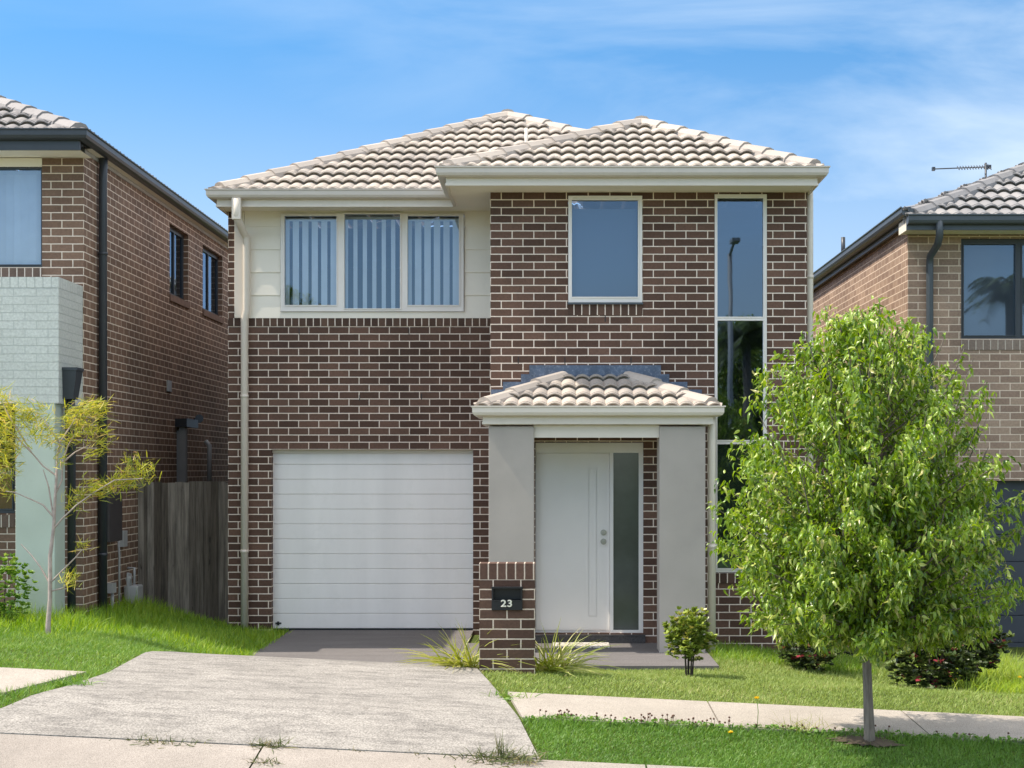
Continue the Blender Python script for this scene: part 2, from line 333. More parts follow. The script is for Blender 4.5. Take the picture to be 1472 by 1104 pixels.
# ------------------------------------------------------------------ roofs
def prof(u, p):
    t = (u/p) % 1.0
    return .036*abs(math.sin(math.pi*t))**.75
def tile_plane(mb, e0, e1, top0, top1, gauge=.335, pitch=.152, ph=0.0, n=8):
    """roof plane; eave e0->e1, upper edge top0->top1 (equal for a triangle)"""
    e0, e1, t0, t1 = map(Vector, (e0, e1, top0, top1)); u = (e1-e0).normalized(); W = (e1-e0).length
    h = (t0-e0) - u*(t0-e0).dot(u); H = h.length; v = h.normalized(); nn = u.cross(v)
    if nn.z < 0: nn = -nn
    l1 = (t0-e0).dot(u)/H; r1 = (W-(t1-e0).dot(u))/H
    def P(a, b, c): return e0 + u*a + v*b + nn*c
    k = 0; st = pitch/n
    while k*gauge < H-1e-6:
        v0, v1 = k*gauge, min((k+1)*gauge, H); L0, R0, L1, R1 = l1*v0, W-r1*v0, l1*v1, W-r1*v1
        i0 = math.floor(min(L0, L1)/st); i1 = math.ceil(max(R0, R1)/st)
        jit = [random.uniform(-.0025, .0025) for _ in range(int((i1-i0)/(2*n))+3)]; rr = [random.random() for _ in jit]
        base = None
        for i in range(i0, i1):
            ua, ub = i*st, (i+1)*st
            a0, b0 = min(max(ua, L0), R0), min(max(ub, L0), R0); a1, b1 = min(max(ua, L1), R1), min(max(ub, L1), R1)
            if b0-a0 < 1e-6 and b1-a1 < 1e-6: continue
            ti = (i-i0)//(2*n); j = jit[ti]; c = rr[ti]
            th = .040+j
            pa, pb = prof(ua+ph, pitch), prof(ub+ph, pitch)
            if b1-a1 < 1e-6: mb.face([P(a0, v0, pa+th), P(b0, v0, pb+th), P(a1, v1, pa)], None, c, True)
            elif b0-a0 < 1e-6: mb.face([P(a0, v0, pa+th), P(b1, v1, pb), P(a1, v1, pa)], None, c, True)
            else: mb.face([P(a0, v0, pa+th), P(b0, v0, pb+th), P(b1, v1, pb), P(a1, v1, pa)], None, c, True)
            if b0-a0 > 1e-6:
                lip = .013; mb.face([P(a0, v0, pa+th-lip), P(b0, v0, pb+th-lip), P(b0, v0, pb+th), P(a0, v0, pa+th)], None, c)
                mb.face([P(a0, v0+.045, pa+th-lip-.002), P(b0, v0+.045, pb+th-lip-.002), P(b0, v0, pb+th-lip), P(a0, v0, pa+th-lip)], None, c)
                mb.face([P(a0, v0+.045, pa-.012), P(b0, v0+.045, pb-.012), P(b0, v0+.045, pb+th), P(a0, v0+.045, pa+th)], None, c)
        k += 1
def caps(mb, p0, p1, w=.9, seg=.37, lift=.012, start=None):
    p0, p1 = Vector(p0), Vector(p1); d = (p1-p0)
    if start is None: start = .17 if abs(d.z) > .1 else 0
    p0 = p0 + d.normalized()*start; d = (p1-p0); Ln = d.length; d.normalize()
    sd = d.cross(Vector((0, 0, 1))).normalized(); up = sd.cross(d)
    pr = [(-.142, -.13), (-.128, -.012), (-.07, .046), (0, .060), (.07, .046), (.128, -.012), (.142, -.13)]
    k = max(1, round(Ln/seg)); sl = Ln/k
    for i in range(k):
        a = p0 + d*(i*sl - .03); b = p0 + d*((i+1)*sl + .012); c = random.random()
        A = [a + sd*x*w + up*(y*w + .038 + lift) for x, y in pr]; B = [b + sd*x*w*.9 + up*(y*w*.9 + .03) for x, y in pr]
        A2 = [a + sd*x*w*.86 + up*(y*w*.86 + .022 + lift) for x, y in pr]
        for j in range(6):
            mb.face([A[j], A[j+1], B[j+1], B[j]], None, c, True); mb.face([A2[j], A2[j+1], A[j+1], A[j]], None, c)
        mb.face(A2, None, c); mb.face(B[::-1], None, c)
    return mb
GUT = [(0, 0), (0, -.108), (.055, -.108), (.088, -.095), (.103, -.068), (.104, -.02), (.118, -.012), (.118, 0), (.108, 0), (.1, -.012)]
def gutter_prof(z): return [(o, z+h) for o, h in GUT]
def downpipe(parent, pts, r, mat, clips=True, name='downpipe', label=None):
    m = MB(); m.tube(pts, r, 12)
    if clips:
        a, b = Vector(pts[-2]), Vector(pts[-1]); n = max(1, int((a-b).length/1.6))
        for i in range(n):
            p = a.lerp(b, (i+.5)/n); m.tube([p+Vector((0, 0, .018)), p-Vector((0, 0, .018))], r*1.12, 12)
    return tag(m.build(name, mat, parent), label)
def window(parent, x0, x1, z0, z1, Y, panes, fw=.04, mat=None, glass=None, thick=.06, label=None, back=.07):
    """frame bars around listed panes (xa, xb, za, zb), the panes as sub-part"""
    mat = mat or M['frame']; glass = glass or M['glass']
    m = MB(); ya, yb = Y, Y+thick
    xs = sorted({x0, x1, *[p[0] for p in panes], *[p[1] for p in panes]}); zs = sorted({z0, z1, *[p[2] for p in panes], *[p[3] for p in panes]})
    for a, b in zip(xs, xs[1:]):
        run = None
        for c, d in zip(zs, zs[1:]):
            cx, cz = (a+b)/2, (c+d)/2
            if any(p[0] < cx < p[1] and p[2] < cz < p[3] for p in panes):
                if run: m.box((a, ya, run[0]), (b, yb, run[1])); run = None
            else: run = (run[0], d) if run else (c, d)
        if run: m.box((a, ya, run[0]), (b, yb, run[1]))
    # raised sash beads round each pane
    t = .012
    for (a, b, c, d) in panes:
        for q in (((a-t, ya-.012, c-t), (a, ya, d+t)), ((b, ya-.012, c-t), (b+t, ya, d+t)), ((a, ya-.012, c-t), (b, ya, c)), ((a, ya-.012, d), (b, ya, d+t))): m.box(*q)
    w = tag(m.build('window', mat, parent), label)
    for (a, b, c, d) in panes:
        g = MB(); g.face([(a, Y+.03, c), (b, Y+.03, c), (b, Y+.03, d), (a, Y+.03, d)]); g.build('pane', glass, w)
    return w
def vblinds(win, x0, x1, z0, z1, Y, pitch=.113, width=.089, ang=35, mat=None, jit=8):
    m = MB(); x = x0+.03
    while x < x1:
        a = math.radians(ang+random.uniform(-jit, jit)); dx, dy = math.cos(a)*width/2, math.sin(a)*width/2
        m.face([(x-dx, Y-dy, z0), (x+dx, Y+dy, z0), (x+dx, Y+dy, z1), (x-dx, Y-dy, z1)]); x += pitch
    m.box((x0, Y-.02, z1), (x1, Y+.02, z1+.03)); return m.build('vertical_blind', mat or M['blind'], win)
def soldier(mb, x0, x1, z0, z1, Y, out=.012, depth=.1):
    mb.box((x0, Y-out, z0), (x1, Y+depth, z1), rot=True, uo=(x0, z0-.12), skip=('back',))
# ================================================================== GROUND
def sm(a, b, t):
    t = np.clip((t-a)/(b-a), 0, 1); return t*t*(3-2*t)
def G(x, y):
    x = np.asarray(x, float); y = np.asarray(y, float)
    A = np.interp(y, [0, 3.0, 9.6, 10.15, 10.93, 11.85, 12.91, 14.2, 14.6, 20], [-.05, .02, -.17, -.14, -.045, .09, .125, .14, .11, .11])
    slope = -.048*np.clip(x, -14, 14)
    front = A + slope
    # the lots behind the front boundary: the house pad is level, the left lot a little higher, the right lower
    back = np.where(x < 0, -.035 + .28*sm(-3.1, -5.2, x), -.035 - .14*sm(1.6, 3.2, x))
    back = back - .25*sm(19.3, 20.6, y)*sm(-5.6, -4.6, x)*(x < 0)
    k = sm(14.5, 15.9, y); kl = sm(14.8, 19, y)
    kk = np.where(x < -3.3, kl*(1-sm(-3.3, -3.0, x)) , k)
    kk = np.where(x < -4.2, kl, np.where(x < -3.0, kl + (k-kl)*sm(-4.2, -3.0, x), k))
    return front*(1-kk) + back*kk
def g(x, y): return float(G(x, y))
def grid_obj(name, xs, ys, fz, mat, **kw):
    XX, YY = np.meshgrid(xs, ys); ZZ = fz(XX, YY); nx, ny = len(xs), len(ys)
    v = np.stack([XX.ravel(), YY.ravel(), ZZ.ravel()], 1)
    i = np.arange(nx*ny).reshape(ny, nx); f = np.stack([i[:-1, :-1], i[:-1, 1:], i[1:, 1:], i[1:, :-1]], -1).reshape(-1, 4)
    o = np_mesh(name, v, f, mat, smooth=True); tag(o, **kw); return o
xs = np.concatenate([[-400, -120, -50, -25], np.arange(-14, 14.01, .2), [25, 50, 120, 400]])
ys = np.concatenate([[-400, -120, -50, -25, -12, -6, -3, 0], np.arange(1, 10.1, 1.0), np.arange(10.2, 22, .15), [24, 28, 35, 60, 120, 400]])
def gz(x, y):
    z = G(x, y)
    z = np.where((y < 10.5), z-.06, z-.012)
    z = np.where((np.abs(x) < 9) & (y > 14) & (y < 40), z, z)
    return z
grid_obj('ground', xs, ys, gz, M['ground'], kind='structure')
def strip(name, mat, ys, left, right, dz, th=.05, nx=24, label=None, kind='structure'):
    m = MB(); rows = []
    for y in ys:
        a, b = left(y), right(y); rows.append([(a+(b-a)*i/nx, y, g(a+(b-a)*i/nx, y)+dz) for i in range(nx+1)])
    for r0, r1 in zip(rows, rows[1:]):
        for i in range(nx): m.face([r0[i], r0[i+1], r1[i+1], r1[i]], None, .5, True)
    lo = lambda p: (p[0], p[1], p[2]-th)
    for i in range(nx):
        m.face([lo(rows[0][i]), lo(rows[0][i+1]), rows[0][i+1], rows[0][i]]); m.face([lo(rows[-1][i]), lo(rows[-1][i+1]), rows[-1][i+1], rows[-1][i]])
    for r0, r1 in zip(rows, rows[1:]):
        m.face([lo(r1[0]), lo(r0[0]), r0[0], r1[0]]); m.face([lo(r0[-1]), lo(r1[-1]), r1[-1], r0[-1]])
    o = m.build(name, mat); tag(o, label, None, None, kind); return o
def ip(pts): return lambda y: float(np.interp(y, [p[0] for p in pts], [p[1] for p in pts]))
crL = ip([(10.945, -4.5), (11.15, -4.15), (11.4, -3.9), (12.2, -3.65), (12.9, -3.52), (14.5, -3.55)])
crR = ip([(10.945, -.09), (14.5, -.71)])
strip('driveway', M['cross'], list(np.linspace(10.955, 14.5, 26)), crL, crR, .012, nx=26)
# apron between the crossover and the garage slab, then the slab itself
strip('garage_slab', M['slab'], [14.515, 14.75, 15.0, 15.25, 15.5, 15.7, 15.9, 16.1], ip([(14.515, -3.5), (16.1, -3.12)]), ip([(14.515, -.95), (16.1, -.95)]), .012)
m = MB(); m.box((-3.14, 16.1, -.1), (-.952, 19.60, -.012), skip=('bottom',)); m.box((-.95, 15.95, -.1), (1.62, 18.055, -.006), skip=('bottom',))
m.build('concrete_slab', M['slab']); tag(bpy.data.objects['concrete_slab'], kind='structure')
# footpaths in slabs with joints
def footpath(name, x0f, x1f, joints):
    m = MB()
    js = joints
    for a, b in zip(js, js[1:]):
        n = 8; ysl = np.linspace(11.85, 12.91, 7); rows = []
        for y in ysl:
            xa = max(x0f(y), a+.006) if a > -90 else x0f(y); xb = min(x1f(y), b-.006)
            xa = max(xa, x0f(y)); rows.append([(xa+(xb-xa)*i/n, y, g(xa+(xb-xa)*i/n, y)+.014) for i in range(n+1)])
        for r0, r1 in zip(rows, rows[1:]):
            for i in range(n): m.face([r0[i], r0[i+1], r1[i+1], r1[i]], None, .5, True)
        for r0, sgn in ((rows[0], 1),):
            for i in range(n): m.face([(r0[i][0], r0[i][1], r0[i][2]-.05), (r0[i+1][0], r0[i+1][1], r0[i+1][2]-.05), r0[i+1], r0[i]])
        for r0, r1 in zip(rows, rows[1:]):
            for q in (0, -1): m.face([(r0[q][0], r0[q][1], r0[q][2]-.04), (r1[q][0], r1[q][1], r1[q][2]-.04), r1[q], r0[q]])
    tag(m.build(name, M['path']), kind='structure')
footpath('footpath', ip([(11.85, -.22), (12.91, -.36)]), lambda y: 9.5, [-.5, 1.22, 2.75, 4.3, 6.0, 9.5])
footpath('footpath', lambda y: -12.0, ip([(11.85, -3.98), (12.91, -3.68)]), [-12, -9, -7.2, -5.4, -3.0])
# kerb: rolled concrete in lengths, gutter and road
m = MB(); js = [-14, -7.2, -4.55, -1.94, .62, 3.1, 5.6, 14]
for a, b in zip(js, js[1:]):
    n = 8; ysl = [10.2, 10.3, 10.45, 10.65, 10.8, 10.93]; rows = [[(a+.006+(b-a-.012)*i/n, y, g(a+(b-a)*i/n, y)+.012) for i in range(n+1)] for y in ysl]
    for r0, r1 in zip(rows, rows[1:]):
        for i in range(n): m.face([r0[i], r0[i+1], r1[i+1], r1[i]], None, .5, True)
    for i in range(n):
        for r0 in (rows[0], rows[-1]): m.face([(r0[i][0], r0[i][1], r0[i][2]-.06), (r0[i+1][0], r0[i+1][1], r0[i+1][2]-.06), r0[i+1], r0[i]])
tag(m.build('kerb', M['kerb']), kind='structure')
strip('gutter_channel', M['kerb'], [9.75, 9.9, 10.05, 10.185], lambda y: -14, lambda y: 14, .002, nx=8)
grid_obj('road', np.array([-400, -60, -14, 14, 60, 400.]), np.array([3.2, 5, 7, 9, 9.74]), lambda x, y: G(x, y)+.0, M['road'], kind='structure')
# ================================================================== MAIN HOUSE
YM, YW = 19.47, 18.06
XL, XR, XW = -3.87, 2.805, -.692
H = empty('brick_house', (-.5, 20, 0), 'two storey dark brown brick house with white garage door and small front portico', 'house')
gx0, gx1, gz1 = X(390, YM), X(680, YM), 2.15
sold_z0, sold_z1 = 3.618, Z(457.5, YM)
m = MB()
wall_x(m, XL, XW+.02, -.3, sold_z0, YM, [(gx0, gx1, -.3, gz1)], depth=.16)
wall_x(m, XL, X(337.5, YM), sold_z0, 5.0, YM)
m.build('front_wall', M['brick'], H)
m = MB(); soldier(m, X(328.5, YM)+.0, XW, sold_z0, sold_z1, YM); m.build('sill_course', M['sold'], H)
# window openings in the projecting bay
wz = (X(816.5, YW), X(923.5, YW), Z(435, YW), Z(281.5, YW)); tw = (X(1027, YW), X(1102.5, YW), Z(823, YW), Z(279, YW))
dr = (X(769.5, YW), X(925, YW), Z(910, YW), Z(636, YW))
m = MB(); wall_x(m, XW, XR, -.3, 4.975, YW, [wz, tw, dr], depth=.1)
wall_y(m, YW, YM+.05, -.3, 5.0, XW, inward=1)
wall_y(m, YW, 29, -.3, 4.98, XR, inward=-1)
m.build('bay_wall', M['brickw'], H)
m = MB(); wall_y(m, YM, 29, -.3, 5.0, XL, inward=1); wall_x(m, XL, XR, -.3, 4.98, 29)
m.build('side_wall', M['brick'], H)
m = MB(); soldier(m, wz[0], wz[1], Z(453, YW), Z(437.5, YW), YW, .014); m.build('sill_course', M['sold'], H); m = MB()
soldier(m, tw[0]-.01, tw[1]+.01, Z(838, YW), Z(824, YW), YW, .014); m.build('sill_course', M['sold'], H)
# cladding boards (weatherboards) with corner boards, and the triple window
cz1 = 4.99; cx0, cx1 = X(352, YM), XW
m = MB(); zz = sold_z1
wb = (X(403.5, YM), X(667.5, YM), Z(448.5, YM), 4.955)
while zz < cz1:
    z2 = min(zz+.272, cz1)
    for (a, b) in ((cx0, wb[0]), (wb[1], cx1)):
        m.face([(a, YM-.022, zz), (b, YM-.022, zz), (b, YM-.008, z2), (a, YM-.008, z2)]); m.face([(a, YM+.0, zz), (b, YM+.0, zz), (b, YM-.022, zz), (a, YM-.022, zz)])
    zz = z2
a, b = wb[0], wb[1]; m.box((a, YM-.018, sold_z1), (b, YM, wb[2])); m.box((a, YM-.014, wb[3]), (b, YM, cz1))
m.build('cladding', M['clad'], H)
m = MB(); m.box((X(337.5, YM), YM-.03, sold_z1), (cx0-.002, YM+.02, cz1)); m.build('corner_board', M['cream'], H, bevel=.004)
pz = [(X(410, YM), X(484.5, YM), Z(439, YM), Z(311, YM)), (X(496, YM), X(575.5, YM), Z(444, YM), Z(308.5, YM)), (X(586.5, YM), X(660, YM), Z(439, YM), Z(311, YM))]
w = window(H, wb[0]+.006, wb[1]-.006, wb[2]+.003, wb[3]-.003, YM-.045, pz, thick=.07, label='wide three pane window with vertical blinds')
for i, p in enumerate(pz): vblinds(w, p[0]-.03, p[1]+.03, p[2]-.05, p[3]-.045, YM+.09, width=(.074, .050, .078)[i], ang=(14, 18, 12)[i], jit=9)
w = window(H, wz[0]+.004, wz[1]-.004, wz[2]+.002, wz[3]-.002, YW-.02, [(X(822, YW), X(917, YW), Z(427, YW), Z(288, YW))], label='square window with grey roller blind drawn')
m = MB(); m.box((wz[0]+.05, YW+.10, wz[2]+.03), (wz[1]-.05, YW+.103, wz[3]-.13)); m.build('roller_blind', M['roller'], w)
m = MB(); m.box((wz[0]-.005, YW-.045, wz[2]-.022), (wz[1]+.005, YW+.05, wz[2]-.002)); m.build('window_sill', M['charcoal2'], w)
px0, px1 = X(1031, YW), X(1097, YW)
w = window(H, tw[0]+.003, tw[1]-.003, tw[2]+.003, tw[3]-.003, YW-.01, [(px0, px1, Z(455.5, YW), Z(285, YW)), (px0, px1, Z(632.5, YW), Z(461, YW)), (px0, px1, Z(817, YW), Z(638.5, YW))], label='tall narrow stairwell window of three stacked panes', glass=glass_mat('stair_glass', .13, (.55, .6, .6)))
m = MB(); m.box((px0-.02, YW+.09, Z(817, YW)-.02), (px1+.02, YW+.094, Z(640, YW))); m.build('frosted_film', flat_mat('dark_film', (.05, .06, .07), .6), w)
# garage door: twelve horizontal panels
m = MB(); gt, gb = gz1, .005; npan = 12; ph_ = (gt-gb)/npan
for i in range(npan):
    z0 = gb+i*ph_; z1 = z0+ph_
    P_ = [(19.60, z0+.001), (19.592, z0+.007), (19.592, z1-.007), (19.60, z1-.001)]
    for (ya, za), (yb, zb_) in zip(P_, P_[1:]): m.face([(gx0, ya, za), (gx1, ya, za), (gx1, yb, zb_), (gx0, yb, zb_)])
m.face([(gx0, 19.606, gb-.02), (gx1, 19.606, gb-.02), (gx1, 19.606, gt), (gx0, 19.606, gt)])
gd = m.build('garage_door', M['gdoor'], H)
m = MB(); m.box((gx0, 19.585, -.014), (gx1, 19.60, .006)); m.build('rubber_seal', M['black'], gd)
m = MB(); m.box((gx0+.03, 19.583, .06), (gx0+.10, 19.591, .078)); m.box((gx0+.05, 19.581, .045), (gx0+.075, 19.591, .09)); m.build('handle', M['black'], gd)
m = MB(); m.box((gx0+.001, 19.55, gt-.04), (gx1-.001, 19.58, gt-.001)); m.build('door_head', M['cream'], gd)
for (px, py, Y_) in ((588, 476.5, YM), (606, 570, YM), (517, 572, YM), (430, 476.5, YM), (870, 458, YW), (812, 518, YW), (907, 518, YW), (745, 518, YW)):
    m = MB(); z_ = math.floor(Z(py, Y_)/.086)*.086; m.box((X(px, Y_)-.005, Y_-.0015, Z(py, Y_)-.036), (X(px, Y_)+.005, Y_+.02, Z(py, Y_)+.036)); m.build('weep_hole', M['black'], H)
# roof
def rz(x): return x
zE = 5.105
A1 = (-.62, 22.3, 6.72); L0 = (-3.96, 18.905, zE); R0 = (2.90, 18.905, zE); ridge2 = (-.62, 25.9, 6.72); BL = (-3.99, 29.3, zE); BR = (2.93, 29.3, zE)
m = MB()
tile_plane(m, L0, R0, A1, A1, ph=.03); tile_plane(m, BL, L0, ridge2, A1); tile_plane(m, R0, BR, A1, ridge2); tile_plane(m, BR, BL, ridge2, ridge2)
WA = (1.06, 19.62, 6.05); WL = (-1.22, 17.495, zE); WR = (2.90, 17.495, zE); WB = (1.06, 22.0, 6.05)
tile_plane(m, WL, WR, WA, WA, ph=.05)
tile_plane(m, (-1.22, 20.2, zE), WL, WB, WA); tile_plane(m, WR, (2.90, 22.0, zE), WA, WB)
rf = m.build('roof', M['tile'], H)
m = MB(); caps(m, L0, A1); caps(m, R0, A1); caps(m, A1, ridge2); caps(m, WL, WA); caps(m, WR, WA); caps(m, WA, WB)
m.build('ridge_cap', M['tile'], rf)
m = MB(); m.tube([(X(756.5, 20.2), 20.2, 5.7), (X(756.5, 20.2), 20.2, Z(184, 20.2))], .022, 10); m.build('vent_pipe', M['cream'], rf)
# gutters, fascias, soffits
m = MB(); yg, ygw = 18.975, 17.56; xlf, xrf, xwf = -3.905, 2.842, -1.15
# travel so that outward is to the right of travel: left side (north to south) ... front ... step ... front ... right side
path = [(xlf, 29.1), (xlf, yg), (xwf, yg), (xwf, ygw), (xrf, ygw), (xrf, 29.1)]
path = path[::-1]
def rev(p): return p[::-1]
m.profile(rev(path), [(-o, z) for o, z in gutter_prof(5.152)]) if False else m.profile(path, [( o, z) for o, z in gutter_prof(5.152)]) if False else None
def outward_path(pts): return pts
# outward right-of-travel: going from back-left down to the front, then right: right of travel there is inside, so travel the other way
P_ = [(xrf, 29.1), (xrf, ygw), (xwf, ygw), (xwf, yg), (xlf, yg), (xlf, 29.1)]
def signed(pts, prof_): # pick the sign that puts the gutter outside
    return [(-o, z) for o, z in prof_]
m.profile(P_, signed(P_, gutter_prof(5.152))); m.build('gutter', M['gutter'], H)
m = MB(); m.profile(P_, signed(P_, [(-.001, 5.15), (-.001, 4.962), (-.022, 4.962), (-.022, 5.15)])); m.profile(P_, signed(P_, [(.008, 4.985), (.008, 4.960), (-.0, 4.960), (-.0, 4.985)])); m.build('fascia', M['cream'], H)
m = MB(); m.face([(xlf+.02, yg+.02, 4.985), (XW, yg+.02, 4.985), (XW, YM+.05, 4.985), (xlf+.02, YM+.05, 4.985)])
m.face([(xwf+.02, ygw+.02, 4.977), (xrf-.02, ygw+.02, 4.977), (xrf-.02, YW+.05, 4.977), (xwf+.02, YW+.05, 4.977)])
m.face([(xwf+.02, YW+.05, 4.977), (XW+.05, YW+.05, 4.977), (XW+.05, YM-.47, 4.977), (xwf+.02, YM-.47, 4.977)])
m.build('soffit', M['soffit'], H)
# downpipes
r_ = .045
x1_, x2_, x3_ = X(340, 18.9), X(354.5, 19.38), X(351.5, 19.40)
m = MB(); m.box((x1_-.052, 18.87, 4.80), (x1_+.052, 18.93, 5.05)); rh = m.build('rainhead', M['cream'], H, bevel=.006)
downpipe(H, [(x1_, 18.90, 5.04), (x1_, 18.90, 4.86), (x1_+.01, 18.92, 4.80), (x2_-.02, 19.33, 4.70), (x2_, 19.36, 4.66), (x2_, 19.38, 4.55), (x2_, 19.38, Z(446, 19.4)), (x3_, 19.40, Z(458, 19.4)), (x3_, 19.40, .02)], r_, M['cream'], label='cream downpipe beside the garage with a dogleg below the eave')
downpipe(H, [(2.85, 18.19, 5.05), (2.85, 18.17, 4.9), (2.85, 18.17, -.2)], .042, M['cream'])
# ---- portico
YP = 17.1
cA = (X(702.5, YP), X(767.5, YP)); cB = (X(948, YP), X(1014, YP))
for c in (cA, cB):
    m = MB(); m.box((c[0], YP, -.01), (c[1], YP+.42, 2.36)); m.build('column', M['column'], H, bevel=.004)
pf = 17.05; pxl, pxr = -.735, 1.672
PP = [(pxr, YW-.01), (pxr, pf), (pxl, pf), (pxl, YW-.01)]
m = MB(); m.profile(PP, signed(PP, gutter_prof(2.572))); m.build('portico_gutter', M['cream'], H)
m = MB(); m.profile(PP, signed(PP, [(-.002, 2.572), (-.002, 2.385), (-.03, 2.385), (-.03, 2.572)])); m.profile(PP, signed(PP, [(.006, 2.41), (.006, 2.383), (0, 2.383), (0, 2.41)]))
m.build('portico_fascia', M['cream'], H)
m = MB(); m.box((cA[1]+.001, 17.14, 2.245), (cB[0]-.001, 17.2, 2.375)); m.box((pxl+.05, 17.53, 2.245), (pxl+.15, YW-.002, 2.375)); m.box((pxr-.15, 17.53, 2.245), (pxr-.05, YW-.002, 2.375))
m.box((pxl+.02, 17.1, 2.378), (pxr-.02, YW-.002, 2.40)); m.build('portico_beam', M['cream'], H)
pe = 2.535; pt = 2.925
pL, pR = (-.80, 16.98, pe), (1.735, 16.98, pe); tL, tR = (X(809, YW), YW-.005, pt), (X(903, YW), YW-.005, pt)
m = MB(); tile_plane(m, pL, pR, tL, tR, ph=.02, gauge=.33); tile_plane(m, (-.80, YW-.005, pe), pL, (tL[0], YW-.005, pt), tL, gauge=.33); tile_plane(m, pR, (1.735, YW-.005, pe), tR, (tR[0], YW-.005, pt), gauge=.33)
pr_ = m.build('portico_roof', M['tile'], H)
m = MB(); caps(m, pL, tL, w=.8, seg=.38, lift=.015); m.build('ridge_cap', M['tile'], pr_); m = MB(); caps(m, pR, tR, w=.8, seg=.38, lift=.015); m.build('ridge_cap', M['tile'], pr_)
m = MB(); Yf = YW-.004
for (a, b, t_, bo) in ((761, 950, 525, 538), (749, 962, 538, 549), (723, 988, 549, 560), (706, 1009, 560, 572)):
    m.box((X(a, Yf), Yf-.006, Z(bo, Yf)), (X(b, Yf), Yf, Z(t_, Yf)))
m.box((X(761, Yf)+.02, Yf-.012, Z(540, Yf)), (X(950, Yf)-.02, Yf-.006, Z(531, Yf)))
m.build('flashing', M['lead'], H)
downpipe(H, [(X(1023, 17.25), 17.25, 2.50), (X(1023, 17.25), 17.25, 2.3), (X(1023, 17.25), 17.25, -.1)], .043, M['cream'])
# ---- front door
yd = YW+.05
m = MB(); x0, x1, z0, z1 = dr; a_, b_ = X(876.5, yd), X(881, yd)
dtop = Z(651, yd)
m.box((x0+.002, yd-.03, dtop), (x1-.002, yd+.05, z1-.002)); m.box((a_, yd-.03, z0), (b_+.004, yd+.05, dtop-.001)); m.box((X(918, yd), yd-.03, z0), (x1-.002, yd+.05, dtop-.001))
m.box((b_+.005, yd-.03, z0), (X(918, yd)-.001, yd+.05, z0+.03))
d = tag(m.build('front_door', M['white'], H), 'white front door with slim glass sidelight')
m = MB(); ga, gb_ = X(846, yd), X(858, yd); gza, gzb = Z(886, yd), Z(673, yd)
wall_x(m, x0+.01, a_-.003, z0+.03, dtop-.004, yd, [(ga, gb_, gza, gzb)], depth=.008); m.box((ga+.006, yd+.001, gza+.006), (gb_-.006, yd+.008, gzb-.006)); m.face([(x0, yd+.01, z0), (a_, yd+.01, z0), (a_, yd+.01, dtop), (x0, yd+.01, dtop)])
m.build('door_leaf', M['white'], d)
for q in (765.5, 778.5):
    m = MB(); c = Vector((X(867.5, yd), yd, Z(q, yd))); m.tube([c, c+Vector((0, -.012, 0))], .033, 16); m.tube([c+Vector((0, -.012, 0)), c+Vector((0, -.035, 0)), c+Vector((0, -.05, 0))], [.014, .022, .018] if q > 770 else [.02, .02, .016], 16)
    m.build('door_knob' if q > 770 else 'door_lock', M['steel'], d)
m = MB(); m.face([(b_+.004, yd, z0+.03), (X(918, yd), yd, z0+.03), (X(918, yd), yd, dtop), (b_+.004, yd, dtop)]); m.build('sidelight', flat_mat('frosted_sidelight', (.075, .088, .082), .12, .25, 2.5, spec=.6), d)
m = MB(); m.box((x0-.02, YW-.03, -.004), (x1+.02, YW-.001, .072)); m.box((x0-.02, YW-.034, .074), (x1+.02, YW+.1, .088)); m.build('door_step', concrete_mat('step_tile', (.10, .095, .095), (.07, .065, .065), 150), H)
m = MB(); m.box((x0, YW+.003, .088), (x1, YW+.15, .098)); m.build('threshold', M['black'], H)
mt = MB(); mt.box((X(795, 17.75), 17.52, -.004), (X(876, 17.75), 17.97, .012)); tag(mt.build('doormat', M['mat'], bevel=.004), 'pale patterned doormat lying in front of the white front door', 'doormat')
def room(parent, a, b):
    q = MB(); q.box(a, b, skip=('front',)); return q.build('room', M['room'], parent)
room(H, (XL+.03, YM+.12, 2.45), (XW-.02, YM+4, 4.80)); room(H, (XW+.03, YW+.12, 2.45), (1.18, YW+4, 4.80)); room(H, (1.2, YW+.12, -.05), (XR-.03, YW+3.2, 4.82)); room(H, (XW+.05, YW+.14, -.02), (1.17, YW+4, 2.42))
# ================================================================== LEFT HOUSE
YL, XLr = 17.94, -5.15
HL = empty('brick_house', (-7, 18, 0), 'brown brick house with a pale green painted brick porch at the left edge', 'house')
lw = (-7.6, X(60.5, YL), Z(384, YL), Z(240, YL)); lwin = (-7.6, X(24, YL)-.02, Z(738, YL), Z(585, YL))
m = MB(); wall_x(m, -10.5, XLr, -.2, 5.33, YL, [lw, lwin], depth=.09, u0=XLr)
m.build('front_wall', M['bleft'], HL)
def yy(px, Xc=XLr): return Xc*F/(px-VX)
def zat(py, Y): return Z(py, Y)
w1 = (yy(244), yy(271), 4.27, 5.22); w2 = (yy(291.5), yy(320), 4.27, 5.22)
m = MB(); wall_y(m, YL, 30, -.4, 5.46, XLr, [w1, w2], depth=.1, inward=-1); wall_x(m, -10.5, XLr, -.3, 5.4, 30); m.build('side_wall', M['bleft'], HL)
sbm = flat_mat('sill_brick', (.24, .15, .11), .8, .2, 8)
for (a, b, c, d_) in (w1, w2):
    m = MB(); m.box((XLr-.1, a-.02, c-.09), (XLr+.02, b+.02, c-.004), skip=('left',)); m.build('window_sill', sbm, HL)
